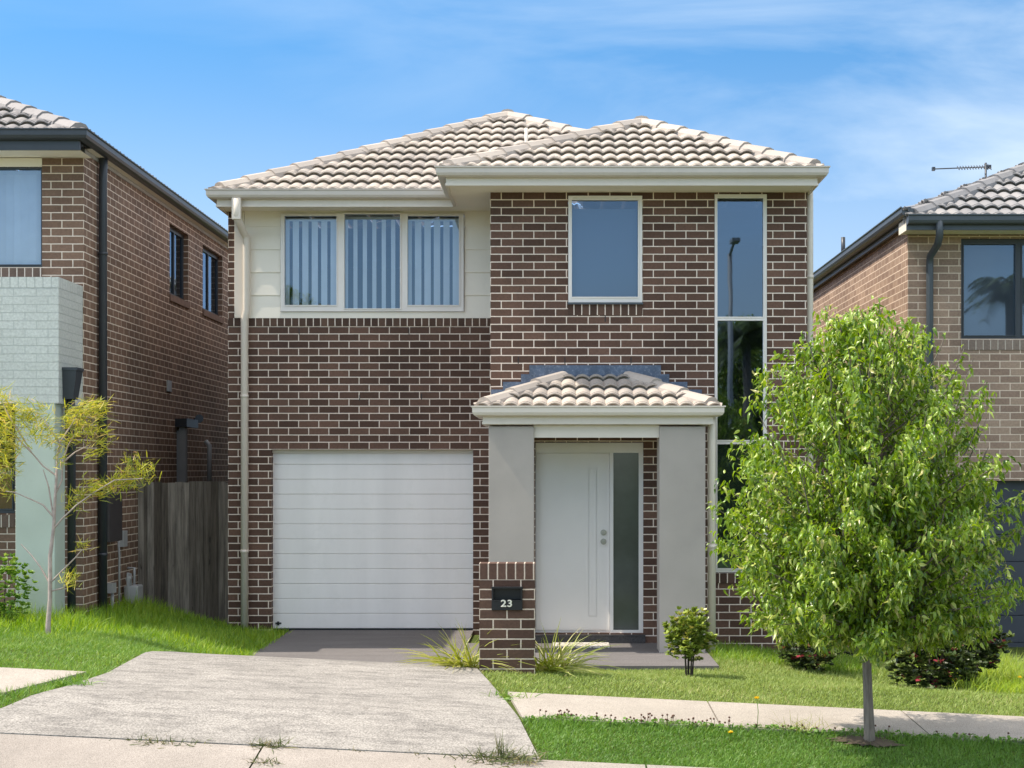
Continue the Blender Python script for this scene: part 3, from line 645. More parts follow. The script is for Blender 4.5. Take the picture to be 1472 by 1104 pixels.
for (a, b, c, d_) in (w1, w2):
    q = MB(); xf = XLr-.07
    q.box((xf-.04, a, c), (xf, a+.05, d_)); q.box((xf-.04, b-.05, c), (xf, b, d_)); q.box((xf-.04, a+.05, c), (xf, b-.05, c+.05)); q.box((xf-.04, a+.05, d_-.05), (xf, b-.05, d_)); q.box((xf-.04, (a+b)/2-.02, c+.05), (xf, (a+b)/2+.02, d_-.05))
    wn = q.build('window', M['charcoal'], HL); q = MB(); q.face([(xf-.02, a, c), (xf-.02, b, c), (xf-.02, b, d_), (xf-.02, a, d_)]); q.build('pane', M['glass'], wn)
m = MB(); soldier(m, -7.6, lw[1], Z(398, YL), Z(385.5, YL), YL); m.build('sill_course', M['bleft_s'], HL); m = MB(); soldier(m, -7.6, lwin[1], Z(758, YL), Z(740, YL), YL); m.build('sill_course', M['bleft_s'], HL)
w = window(HL, lw[0]+.003, lw[1]-.003, lw[2]+.003, lw[3]-.003, YL+.01, [(lw[0]+.05, lw[1]-.012, lw[2]+.03, lw[3]-.02)], mat=M['charcoal'], label='large upstairs window with pale vertical blinds')
vblinds(w, lw[0]+.05, lw[1]-.01, lw[2]+.03, lw[3]-.06, YL+.10, pitch=.085, width=.09, ang=16, jit=9)
w = window(HL, lwin[0]+.003, lwin[1]-.003, lwin[2]+.003, lwin[3]-.003, YL+.01, [(lwin[0]+.05, lwin[1]-.03, lwin[2]+.05, lwin[3]-.03)], mat=M['charcoal'])
m = MB(); m.box((lwin[0], YL+.3, lwin[2]), (lwin[1]-.1, YL+.31, lwin[2]+.55)); m.build('curtain', flat_mat('orange_curtain', (.45, .2, .06), .9), w)
m = MB(); m.box((-7.7, YL-.012, Z(240, YL)), (lw[1]+.0, YL+.05, 5.325)); m.build('window_head', M['soffit'], HL)
# porch box: parapet, beam soffit, column
YQ = 17.06; pz0, pz1 = 2.60, 3.92
m = MB(); m.box((-10.4, YQ, pz0), (XLr-.01, YL-.002, pz1-.11), uo=(XLr, .02)); porch = m.build('porch_parapet', M['painted'], HL)
m = MB(); m.box((-10.4, YQ-.001, pz1-.11), (XLr-.009, YL-.002, pz1), rot=True, uo=(XLr, pz1-.23)); m.build('parapet_cap', M['paint_s'], porch)
cl = X(22, YQ)
m = MB(); m.box((cl, YQ+.003, -.1), (XLr-.05, YQ+.36, pz0)); m.build('porch_column', M['render_green'], HL, bevel=.006)
# hopper and its pipe
m = MB(); hx = XLr-.01; hy = 17.25; 
hp = [((hx, 17.18), (hx+.15, 17.18), (hx+.15, 17.42), (hx, 17.42)), ((hx, 17.20), (hx+.11, 17.20), (hx+.11, 17.38), (hx, 17.38))]
zt, zb2 = Z(533, 17.3), Z(574, 17.3)
T_ = [(a, b, zt) for a, b in hp[0]]; B_ = [(a, b, zb2) for a, b in hp[1]]
for i in range(4): j = (i+1) % 4; m.face([B_[i], B_[j], T_[j], T_[i]])
m.face(B_[::-1]); m.box((hx, 17.17, zt), (hx+.16, 17.43, zt+.03)); m.build('rainhead', M['charcoal'], HL)
downpipe(HL, [(hx+.055, 17.3, zb2+.02), (hx+.055, 17.3, zb2-.3), (hx+.0, 17.52, zb2-.5), (hx-.0, 17.52, .1)], .045, M['charcoal'], False)
yp = yy(148, XLr+.06)
downpipe(HL, [(XLr+.07, yp, 5.5), (XLr+.06, yp, 5.2), (XLr+.06, yp, .1)], .048, M['charcoal'], label='dark downpipe running down the side wall')
# roof of left house
gfx, gfy = -5.05, 17.44
PL = [(gfx, 30), (gfx, gfy), (-10.6, gfy)]
m = MB(); m.profile(PL, signed(PL, gutter_prof(5.53))); gl_ = m.build('gutter', M['charcoal'], HL)
m = MB(); m.profile(PL[1:], signed(PL, [(-.001, 5.53), (-.001, 5.32), (-.03, 5.32), (-.03, 5.53)])); m.build('fascia', M['charcoal'], HL)
m = MB(); m.face([(gfx-.02, gfy+.02, 5.335), (-10.6, gfy+.02, 5.335), (-10.6, YL+.05, 5.335), (gfx-.02, YL+.05, 5.335)]); m.face([(gfx, YL, 5.43), (gfx, 30, 5.43), (XLr-.02, 30, 5.43), (XLr-.02, YL, 5.43)]); m.build('soffit', M['soffit'], HL)
m = MB(); m.box((XLr-.001, YL+.002, 5.385), (XLr+.015, 29.9, 5.428)); m.build('frieze', M['pvc'], HL)
LE = (-4.97, 17.385, 5.475); LA = (-7.9, 20.27, 6.80); m = MB()
tile_plane(m, (-10.83, 17.385, 5.475), LE, LA, LA, ph=.1); tile_plane(m, LE, (-4.97, 30.3, 5.475), LA, (-7.9, 27.4, 6.80)); tile_plane(m, (-10.83, 30.3, 5.475), (-10.83, 17.385, 5.475), (-7.9, 27.4, 6.8), LA)
rfl = m.build('roof', M['tileL'], HL); m = MB(); caps(m, LE, LA); caps(m, LA, (-7.9, 27.4, 6.8)); caps(m, (-10.83, 17.385, 5.475), LA); m.build('ridge_cap', M['tileL'], rfl)
room(HL, (-7.7, YL+.1, 3.2), (XLr-.2, YL+3, 5.2)); room(HL, (-7.7, YL+.1, .3), (XLr-.2, YL+3, 2.9))
q = MB(); q.box((XLr-2, 21.6, 3.9), (XLr-.11, 26, 5.4), skip=('right',)); q.build('room', M['room'], HL)
# services on the side wall
def sidebox(name, pxa, pxb, pya, pyb, d, mat, bev=.004):
    ya, yb = yy(pxa, XLr+d), yy(pxb, XLr+d); ym = (ya+yb)/2
    q = MB(); q.box((XLr+.001, ya, Z(pyb, ym)), (XLr+d, yb, Z(pya, ym))); return q.build(name, mat, HL, bevel=bev)
tag(sidebox('meter_box', 157, 176, 709, 778, .13, M['pvcdark']), 'dark brown electricity meter box')
sidebox('junction_box', 177.5, 183.5, 763, 786, .06, M['pvc'])
sidebox('wall_vent', 241.5, 247, 547, 563, .02, M['pvc'])
ym = yy(171.5, XLr+.05)
m = MB(); m.tube([(XLr+.04, ym, Z(778, ym)), (XLr+.05, ym, Z(800, ym)), (XLr+.05, ym, .15)], .014, 8); m.build('conduit', M['pvc'], HL)
y0_ = yy(164, XLr+.08); m = MB(); m.box((XLr+.002, y0_-.1, Z(852, y0_)), (XLr+.09, y0_+.06, Z(838, y0_))); m.tube([(XLr+.06, y0_, Z(850, y0_)), (XLr+.06, y0_, .1)], .02, 8); m.build('tap_riser', M['pvc'], HL)
y1_ = yy(195, XLr+.14); gz_ = Z(853, y1_)
gm = MB(); gm.box((XLr+.03, y1_-.13, gz_-.12), (XLr+.2, y1_+.13, gz_+.10)); gmt = gm.build('gas_meter', M['pvc'], HL, bevel=.02)
gm = MB(); gm.tube([(XLr+.1, y1_-.09, gz_+.08), (XLr+.1, y1_-.09, gz_+.24), (XLr+.1, y1_-.2, gz_+.26), (XLr+.1, y1_-.2, gz_-.3)], .016, 8); gm.tube([(XLr+.1, y1_+.09, gz_+.08), (XLr+.1, y1_+.09, gz_+.3), (XLr+.02, y1_+.09, gz_+.3)], .016, 8)
gm.tube([(XLr+.1, y1_-.2, gz_+.18), (XLr+.1, y1_-.1, gz_+.2)], .03, 10); gm.build('gas_pipe', M['pvc'], gmt)
# post, lamp and bracket on the side wall behind the fence
yb_ = yy(267, XLr+.12)
m = MB(); m.box((XLr+.04, yb_-.06, .1), (XLr+.13, yb_+.06, Z(614, yb_))); m.box((XLr+.002, yb_-.03, 1.0), (XLr+.04, yb_+.03, Z(614, yb_)-.05)); ps = m.build('pipe_cover', flat_mat('pipe_cover_metal', (.22, .21, .20), .6, .1, 6), HL)
m = MB(); m.box((XLr+.001, yb_-.12, Z(614, yb_)+.001), (XLr+.16, yb_+.6, Z(602, yb_))); m.build('cover_hood', M['black'], ps)
yl_ = yy(291, XLr+.12); m = MB(); m.tube([(XLr, yl_, Z(603, yl_)), (XLr+.08, yl_, Z(603, yl_)), (XLr+.1, yl_-.12, Z(602, yl_))], [.02, .05, .06], 10); m.build('wall_lamp', M['black'], HL)
yk = yy(302, XLr+.08); m = MB(); m.tube([(XLr+.01, yk, Z(634, yk)), (XLr+.07, yk, Z(640, yk)), (XLr+.07, yk, Z(692, yk))], .035, 8); m.build('pipe_bracket', M['pvc'], HL)
# ================================================================== RIGHT HOUSE
YR, XRl = 19.18, 4.163
HR = empty('brick_house', (7, 20, -.3), 'taupe brick house at the right edge with charcoal gutters and a dark grey garage door', 'house')
rw = (X(1381.5, YR), 8.2, Z(487, YR), Z(343, YR)); rg = (X(1396, YR), 9.0, -.6, Z(691, YR))
m = MB(); wall_x(m, XRl, 10.5, -.7, 4.665, YR, [rw, rg], depth=.12); m.build('front_wall', M['bright'], HR)
m = MB(); wall_y(m, YR, 31, -.7, 4.78, XRl, inward=1); wall_x(m, XRl, 10.5, -.7, 4.7, 31); m.build('side_wall', M['bright'], HR)
m = MB(); soldier(m, rw[0], 8.2, Z(503, YR), Z(489, YR), YR); m.build('sill_course', M['bright_s'], HR)
w = window(HR, rw[0]+.003, rw[1], rw[2]+.003, rw[3]-.003, YR+.02, [(X(1386, YR), X(1460, YR), Z(482, YR), Z(351, YR)), (X(1470, YR), 6.9, Z(482, YR), Z(351, YR)), (6.98, 8.15, Z(482, YR), Z(351, YR))], mat=M['charcoal'], label='dark framed upstairs window reflecting a palm')
m = MB(); m.box((rw[0]+.02, YR+.35, rw[2]), (rw[1], YR+.352, rw[3])); m.build('curtain', flat_mat('grey_sheer', (.16, .18, .2), .9), w)
m = MB(); n = 7; hh = (rg[3]+.45)/n
for i in range(n):
    z0 = -.45+i*hh; P_ = [(YR+.135, z0), (YR+.125, z0+.006), (YR+.125, z0+hh-.006), (YR+.135, z0+hh)]
    for (ya, za), (yb, zb_) in zip(P_, P_[1:]): m.face([(rg[0], ya, za), (rg[1], ya, za), (rg[1], yb, zb_), (rg[0], yb, zb_)])
m.box((rg[0], YR+.12, rg[3]-.02), (rg[1], YR+.16, rg[3])); m.build('garage_door', M['slategarage'], HR)
room(HR, (rw[0]-.3, YR+.13, 2.6), (8.3, YR+3, 4.6))
rfy = 18.72
PR = [(10.6, rfy), (4.05, rfy)]
m = MB(); m.profile(PR, signed(PR, gutter_prof(4.82))); PS = [(XRl-.07, rfy-.02), (XRl-.07, 31)]
m.profile(PS, signed(PS, gutter_prof(4.92))); m.build('gutter', M['charcoal2'], HR)
m = MB(); m.profile(PR, signed(PR, [(-.001, 4.82), (-.001, 4.655), (-.03, 4.655), (-.03, 4.82)])); m.profile(PS, signed(PS, [(-.001, 4.9), (-.001, 4.75), (-.03, 4.75), (-.03, 4.9)])); m.build('fascia', M['charcoal2'], HR)
m = MB(); m.face([(4.08, rfy+.02, 4.67), (10.6, rfy+.02, 4.67), (10.6, YR+.05, 4.67), (4.08, YR+.05, 4.67)]); m.face([(XRl-.05, rfy+.03, 4.775), (XRl+.02, rfy+.03, 4.775), (XRl+.02, 31, 4.775), (XRl-.05, 31, 4.775)])
m.box((4.06, rfy+.02, 4.66), (4.09, YR+.02, 4.80)); m.build('soffit', M['soffit'], HR)
RE = (4.02, 18.665, 4.765); RA = (7.5, 22.1, 6.42); m = MB()
tile_plane(m, RE, (10.98, 18.665, 4.765), RA, RA, ph=.07); tile_plane(m, (4.02, 31.3, 4.765+.08), (4.02, 18.665, 4.765+.08), (7.5, 28, 6.42), RA); tile_plane(m, (10.98, 18.665, 4.765), (10.98, 31.3, 4.765), RA, (7.5, 28, 6.42))
rfr = m.build('roof', M['tileR'], HR); m = MB(); caps(m, RE, RA); caps(m, RA, (7.5, 28, 6.42)); m.build('ridge_cap', M['tileR'], rfr)
xa = X(1350, 18.68)
downpipe(HR, [(xa, 18.66, 4.78), (xa, 18.66, 4.58), (X(1345, 18.9), 18.8, 4.50), (X(1337, 19.1), 19.1, 4.40), (X(1336.5, 19.12), 19.12, 4.3), (X(1336.5, 19.12), 19.12, -.4)], .043, M['charcoal2'])
# antenna above the roof
ya_ = 23.5; m = MB(); xm = X(1417, ya_)
m.tube([(xm, ya_, 5.6), (xm, ya_, Z(234, ya_))], .016, 8); m.tube([(X(1336, ya_), ya_-.25, Z(247.5, ya_)), (X(1425, ya_), ya_+.1, Z(238, ya_))], .009, 8)
for i, t in enumerate([0.0, .44, .49, .54, .59, .64, .69, .74, .79, .84, .89, .94, 1.0]):
    p = Vector((X(1336, ya_), ya_-.25, Z(247.5, ya_))).lerp(Vector((X(1425, ya_), ya_+.1, Z(238, ya_))), t); l = .10 if t < .9 else .16
    m.tube([p+Vector((0, -.6*l, -.35*l)), p+Vector((0, .6*l, .35*l))], .007, 6)
    if t in (0.0, .94, 1.0): m.box((p.x-.02, p.y-.03, p.z-.025), (p.x+.02, p.y+.03, p.z+.025))
m.build('antenna', M['charcoal'], HR)
m = MB(); yv = 23.2; m.tube([(X(1212, yv), yv, 4.9), (X(1212, yv), yv, Z(341, yv))], .03, 8); m.build('vent_pipe', M['charcoal'], HR)
# ================================================================== FENCE
YF = 20.3; Fc = empty('paling_fence', (-4.5, YF, 0), 'tall weathered grey timber paling fence closing the gap between the left and middle houses', 'fence')
m = MB(); x = XLr+.02; xe = XL-.01; i = 0
while x < xe-.02:
    wd = random.uniform(.088, .10); x2 = min(x+wd, xe); t = random.uniform(-.012, .012); yo = 0 if i % 2 else -.013
    m.box((x, YF+yo, -.3), (x2, YF+yo+.012, 1.755+t), r=random.random()); x = x2-.006 if i % 2 else x2-.012; x += .004; i += 1
m.build('paling', M['wood'], Fc)
for z_ in (.25, 1.4): m = MB(); m.box((XLr+.02, YF+.015, z_), (xe, YF+.06, z_+.075), r=.3); m.build('rail', M['wood'], Fc)
m = MB(); m.box((XLr+.004, YF-.03, -.3), (XLr+.075, YF+.05, 1.78), r=.8); m.build('post', M['wood'], Fc)
# ================================================================== LETTERBOX
YB = 14.16; bx0, bx1 = X(689, YB), X(769, YB); bz0 = g(-.4, 14.2)-.05; bz1 = Z(810, YB); bs = Z(833, YB)
LB = empty('letterbox_pillar', ((bx0+bx1)/2, YB+.12, bz0), 'brown brick letterbox pillar numbered 23 between the driveway and the lawn', 'letterbox')
mz = (X(707.5, YB), X(750.5, YB), Z(876, YB), Z(844.5, YB))
m = MB(); wall_x(m, bx0, bx1, bz0, bs, YB, [mz], depth=.09, u0=bx0+.12, zb=bs)
for p in ([(bx0, YB+.23, bz0), (bx0, YB, bz0), (bx0, YB, bs), (bx0, YB+.23, bs)], [(bx1, YB, bz0), (bx1, YB+.23, bz0), (bx1, YB+.23, bs), (bx1, YB, bs)]): m.face(p, [(q[1]-YB, q[2]-bs) for q in p])
m.face([(bx1, YB+.23, bz0), (bx0, YB+.23, bz0), (bx0, YB+.23, bs), (bx1, YB+.23, bs)], [(0, 0), (.48, 0), (.48, .9), (0, .9)])
m.build('brick_pier', M['pier'], LB)
m = MB(); m.box((bx0-.001, YB-.001, bs), (bx1+.001, YB+.231, bz1), rot=True, uo=(bx0, bs-.2)); m.build('pier_cap', M['piersold'], LB)
a, b, c, d_ = mz; sl = Z(861, YB)
m = MB(); m.box((a-.004, YB-.022, c-.006), (b+.004, YB+.05, sl-.012)); m.box((a-.004, YB-.012, sl-.012), (a+.012, YB+.05, d_+.004)); m.box((b-.012, YB-.012, sl-.012), (b+.004, YB+.05, d_+.004)); m.box((a-.006, YB-.04, d_-.008), (b+.006, YB+.05, d_+.008))
m.box((a, YB+.06, sl-.01), (b, YB+.085, d_)); m.box((a+.012, YB-.026, sl-.016), (b-.012, YB-.0, sl-.008))
mbx = tag(m.build('mailbox', M['black'], LB, bevel=.002), 'black metal mailbox slot set in the pillar')
cu = bpy.data.curves.new('number', 'FONT'); cu.body = '23'; cu.size = .084; cu.extrude = .002; cu.bevel_depth = .0019; cu.bevel_resolution = 1; cu.space_character = 1.08; cu.align_x = 'CENTER'; cu.align_y = 'CENTER'
tmp = bpy.data.objects.new('tmp', cu); COL.objects.link(tmp); bpy.context.view_layer.update()
me = bpy.data.meshes.new_from_object(tmp.evaluated_get(bpy.context.evaluated_depsgraph_get())); bpy.data.objects.remove(tmp)
me.materials.clear(); me.materials.append(M['number'])
me.transform(Matrix.Translation((X(728.5, YB), YB-.0265, Z(867.6, YB))) @ Matrix.Rotation(math.radians(90), 4, 'X') @ Matrix.Diagonal((1.18, 1, 1, 1)))
no = bpy.data.objects.new('house_number', me); COL.objects.link(no); no.parent = mbx; no.matrix_parent_inverse = parent_world(mbx).inverted()
# ================================================================== VEGETATION
LT = np.array([[0, 0, 0], [.25, .28, .05], [.3, 0, -.02], [.25, -.28, .05], [.62, .3, -.06], [.68, 0, -.14], [.62, -.3, -.06], [1, 0, -.42]])
LF = [(0, 1, 2, 2), (0, 2, 3, 3), (1, 4, 5, 2), (2, 5, 6, 3), (4, 7, 5, 5), (5, 7, 6, 6)]
LF3 = np.array([[0, 2, 1], [0, 3, 2], [1, 2, 5], [1, 5, 4], [2, 3, 6], [2, 6, 5], [4, 5, 7], [5, 6, 7]])
def leaves(name, c, d, size, mat, parent=None, wid=1.0, curl=1.0, rnd=None, T=LT, TF=LF3, upbias=(0, 0, 1), twist=.6):
    c = np.asarray(c, float); d = np.asarray(d, float); n = len(c); d /= np.linalg.norm(d, axis=1, keepdims=True)+1e-9
    up = np.array(upbias)+RS.normal(0, twist, (n, 3)); s = np.cross(d, up); s /= np.linalg.norm(s, axis=1, keepdims=True)+1e-9; nn = np.cross(s, d)
    size = np.broadcast_to(size, (n,))[:, None, None]; cw = RS.uniform(.5, 1.5, n)[:, None, None]*curl
    t = T[None]; v = c[:, None, :] + size*(t[:, :, 0:1]*d[:, None] + t[:, :, 1:2]*wid*s[:, None] + t[:, :, 2:3]*cw*nn[:, None])
    k = T.shape[0]; f = (np.arange(n)[:, None, None]*k + TF[None]).reshape(-1, 3)
    r = np.repeat(RS.rand(n) if rnd is None else rnd, k)
    return np_mesh(name, v.reshape(-1, 3), f, mat, r, parent, smooth=True)
# -- pear street tree
def pear_tree(loc, seed, label, cat, group=None, scale=1.0, n_tw=640):
    rs = np.random.RandomState(seed); rd = random.Random(seed)
    root = empty('street_tree', loc, label, cat, group); b = Vector(loc)
    def R(z): # crown radius by height above the base
        return float(np.interp(z, [.58, .8, 1.1, 1.5, 1.9, 2.3, 2.6, 2.85, 3.05, 3.22], [.38, .82, 1.0, 1.03, 1.0, .90, .74, .54, .33, .10]))
    m = MB(); tr = [(0, 0, -.05), (.01, 0, .05), (0, .01, .35), (-.015, 0, .75), (-.01, .01, 1.3), (.01, 0, 1.9), (.0, 0, 2.5), (.02, 0, 2.95)]
    m.tube([b+Vector(p) for p in tr], [.056, .040, .034, .031, .026, .018, .012, .005], 12)
    cs, ds = [], []
    def axis(z): return Vector((np.interp(z, [p[2] for p in tr], [p[0] for p in tr]), 0, z))
    for i in range(n_tw):
        z = rd.uniform(.72, 3.1)**1.0; z = .72+(z-.72)*1.0
        if rd.random() < .42: z = rd.uniform(.72, 2.0)
        a = rd.uniform(0, 2*math.pi); lump = 1+.10*math.sin(3*a+z*2.3)+.09*math.sin(7*a-z*6.1)+.06*math.sin(11*a+z*9)
        r = R(z)*lump*rd.uniform(.42, 1.02)**.75
        end = Vector((math.cos(a)*r, math.sin(a)*r, z)); zs = max(.72, z-.55*r-rd.uniform(.05, .3)); st = axis(min(zs, 2.8))
        mid = st.lerp(end, .5)+Vector((0, 0, .10*r))+Vector([rd.uniform(-.04, .04) for _ in range(3)])
        pts = [(1-t)**2*st+2*t*(1-t)*mid+t*t*end for t in (0, .25, .5, .75, 1)]
        m.tube([b+p for p in pts], [.011*(r+.2), .009*(r+.2), .007*(r+.2), .004, .002], 5, cap=False)
        dirv = (end-mid).normalized(); nl = int(28+r*62)
        for j in range(nl):
            t = 1-(rd.random()**1.9)*.7; p = (1-t)**2*st+2*t*(1-t)*mid+t*t*end
            p = p+Vector([rd.gauss(0, .036) for _ in range(3)])
            out = Vector((p.x, p.y, 0)); out = out.normalized() if out.length > .01 else Vector((1, 0, 0))
            dd = out*rd.uniform(.0, .7)+Vector([rd.gauss(0, .45) for _ in range(3)])+Vector((0, 0, rd.uniform(-1.3, .1)))
            cs.append(b+p); ds.append(dd)
    # upright shoots that break the outline
    for i in range(60):
        a = rd.uniform(0, 2*math.pi); z = rd.uniform(1.6, 3.02); r = R(z)*.92; st = Vector((math.cos(a)*r*.8, math.sin(a)*r*.8, z-.1))
        ln = rd.uniform(.16, .36); end = st+Vector((math.cos(a)*ln*.45, math.sin(a)*ln*.45, ln))
        m.tube([b+st, b+st.lerp(end, .5)+Vector((.01, 0, 0)), b+end], [.006, .004, .002], 5, cap=False)
        for j in range(int(ln*34)):
            p = st.lerp(end, rd.random())+Vector([rd.gauss(0, .012) for _ in range(3)]); cs.append(b+p); ds.append(Vector((rd.gauss(0, 1), rd.gauss(0, 1), rd.uniform(-1.0, .5))))
    m.build('trunk', M['bark'], root)
    c = np.array(cs); d = np.array(ds)
    leaves('crown', c, d, rs.uniform(.028, .058, len(c)), M['leaf'], root, wid=.72, curl=2.3, rnd=np.clip(rs.normal(.48, .27, len(c)), 0, .992))
    return root
TX, TY = 2.255, 11.7
tree = pear_tree((TX, TY, g(TX, TY)), 5, 'young leafy green street tree on the grass verge in front of the footpath', 'tree')
mm = MB(); n = 28
ring = [(TX+math.cos(2*math.pi*i/n)*.25*random.uniform(.55, 1.35), TY+math.sin(2*math.pi*i/n)*.12*random.uniform(.55, 1.35)) for i in range(n)]
for i in range(n):
    j = (i+1) % n; mm.face([(TX, TY, g(TX, TY)+.028), (ring[i][0], ring[i][1], g(*ring[i])+.008), (ring[j][0], ring[j][1], g(*ring[j])+.008)])
tag(mm.build('soil', M['soil']), kind='structure')
# -- wispy sapling on the left lawn
YS = 15.6; SX = X(70, YS); sb = Vector((SX, YS, g(SX, YS)))
SP = empty('sapling', sb, 'thin wispy young sapling with yellow green needle leaves on the left lawn', 'tree')
def sp(px, py, dy=0): return Vector((X(px, YS+dy), YS+dy, Z(py, YS+dy)))
m = MB(); m.tube([sb-Vector((0, 0, .05)), sp(69, 900), sp(72, 860), sp(72, 800), sp(77, 760), sp(79, 720), sp(81, 690), sp(82, 655)], [.028, .025, .021, .019, .017, .014, .012, .009], 8)
br = [[(77, 760), (90, 745), (110, 726), (135, 708), (165, 690), (205, 688)], [(76, 742), (62, 726), (45, 718), (22, 708), (8, 706)], [(79, 712), (89, 690), (90, 665), (98, 640), (107, 625)], [(80, 683), (62, 670), (45, 650), (36, 634)],
      [(82, 655), (88, 640), (75, 622), (62, 600)], [(90, 665), (108, 650), (128, 640)], [(71, 838), (58, 815), (45, 798), (30, 782)], [(72, 838), (90, 820), (110, 800), (118, 790)], [(73, 850), (92, 845), (104, 832)], [(82, 655), (86, 636), (102, 612), (115, 590)],
      [(45, 650), (25, 630), (8, 615)], [(36, 634), (14, 600), (4, 580)], [(77, 745), (70, 700), (62, 675)]]
tips = []
for bi, bpts in enumerate(br):
    dy = ((bi*37) % 7-3)*.05; pts = [sp(px, py, dy*i/len(bpts)) for i, (px, py) in enumerate(bpts)]
    m.tube(pts, list(np.linspace(.0095, .004, len(pts))), 6, cap=False); tips.append(pts)
m.build('trunk', M['twig'], SP)
cl = [(205, 680, 17, 60), (190, 690, 17, 60), (172, 695, 15, 50), (190, 668, 16, 45), (160, 700, 14, 40), (140, 706, 15, 45), (112, 712, 14, 40), (104, 728, 14, 30), (128, 700, 14, 30), (108, 590, 17, 60), (125, 588, 19, 65), (140, 590, 16, 60), (112, 610, 19, 60), (130, 615, 19, 60), (142, 632, 17, 50), (128, 655, 14, 26), (100, 630, 14, 35), (95, 605, 15, 40),
      (15, 590, 22, 70), (8, 612, 22, 80), (30, 610, 22, 70), (45, 600, 20, 60), (62, 612, 20, 55), (50, 625, 18, 50), (20, 640, 20, 70), (8, 655, 22, 80), (-8, 630, 22, 80), (12, 675, 18, 50), (70, 630, 16, 40), (35, 590, 18, 45), (15, 706, 12, 18), (118, 785, 11, 18), (100, 828, 13, 26), (98, 838, 13, 22), (85, 662, 10, 14), (5, 575, 16, 40), (-5, 690, 16, 40), (60, 590, 14, 30)]
c, d = [], []
for (px, py, rr_, k) in cl:
    ce = sp(px, py, random.uniform(-.18, .18)); ax = Vector((random.gauss(0, .6)+(.5 if px > 75 else -.4), random.gauss(0, .6), .35))
    for i in range(int(k*2.0)):
        c.append(ce+Vector([random.gauss(0, rr_*.0062*.5) for _ in range(3)])); d.append(ax+Vector([random.gauss(0, .6) for _ in range(3)]))
NT = np.array([[0, -.02, 0], [0, .02, 0], [.5, .025, -.03], [.5, -.025, -.03], [1, 0, -.16]]); NF = np.array([[0, 1, 2], [0, 2, 3], [3, 2, 4]])
leaves('crown', c, d, RS.uniform(.06, .13, len(c)), M['needle'], SP, wid=1.6, T=NT, TF=NF, rnd=np.clip(RS.normal(.45, .25, len(c)), 0, 1))
# -- shrubs
def shrub(name, loc, rx, rz, zc, label, n, mat, leaf=.05, seed=1, stems=6, stemr=.012, lumps=.15, group=None, squash=1.0):
    rs = np.random.RandomState(seed); rd = random.Random(seed); root = empty(name, loc, label, 'shrub', group); b = Vector(loc); c, d = [], []; m = MB()
    for i in range(stems):
        a = rd.uniform(0, 6.28); e = Vector((math.cos(a)*rx*.6, math.sin(a)*rx*.5, zc+rd.uniform(-.2, .4)*rz))
        m.tube([b+Vector((math.cos(a)*.03, math.sin(a)*.03, -.03)), b+Vector((math.cos(a)*rx*.25, math.sin(a)*rx*.2, zc*.5)), b+e], [stemr, stemr*.7, stemr*.35], 6, cap=False)
    m.build('stem', M['barkdark'], root)
    for i in range(n):  # rosettes of leaves
        v = Vector((rd.gauss(0, 1), rd.gauss(0, 1), rd.gauss(0, 1))).normalized(); a = math.atan2(v.y, v.x)
        k = rd.uniform(.55, 1.0)**.5*(1+lumps*math.sin(3*a+5*v.z+seed)+lumps*.7*math.sin(7*a-3*v.z))
        p = b+Vector((v.x*rx*k, v.y*rx*k*squash, zc+v.z*rz*k)); tone = min(1, max(0, rd.gauss(.55, .25)))
        for j in range(9):
            t = j*2.4; o = Vector((math.cos(t), math.sin(t), rd.uniform(.2, .9)))+v*.8
            c.append(p); d.append(o)
    tone = np.repeat(np.clip(rs.normal(.55, .26, n), 0, 1), 9)+rs.normal(0, .06, n*9)
    leaves('foliage', c, d, rs.uniform(.6, 1.1, len(c))*leaf, mat, root, wid=.9, curl=.3, rnd=np.clip(tone, 0, 1)); return root
bxx = X(990, 14.9); shrub('shrub', (bxx, 14.9, g(bxx, 14.9)), .185, .19, .37, 'small round bright green shrub on the lawn beside the right portico column', 560, M['bushleaf'], .048, 3, 7, .0095, .28)
bx2 = 3.45; shrub('shrub', (bx2, 15.0, g(bx2, 15)), .36, .28, .27, 'dark low shrub on the lawn behind the street tree trunk', 800, M['bushdark'], .06, 4, 9, .018, .25)
bx3 = 3.95; shrub('shrub', (bx3, 15.5, g(bx3, 15.5)), .30, .24, .42, 'dark shrub at the far right beside the grey garage door', 520, M['bushdark'], .06, 8, 7, .015, .2)
bx4 = X(1165, 16.6); shrub('shrub', (bx4, 16.6, g(bx4, 16.6)), .32, .2, .25, 'reddish flowering shrub at the house wall behind the left side of the street tree', 420, M['bushdark'], .055, 9, 6, .012, .2)
bx5 = X(5, 16.6); shrub('shrub', (bx5, 16.6, g(bx5, 16.6)), .26, .34, .34, 'bright green shrub against the painted porch column at the left edge', 260, M['grassL'], .05, 12, 6, .012, .2)
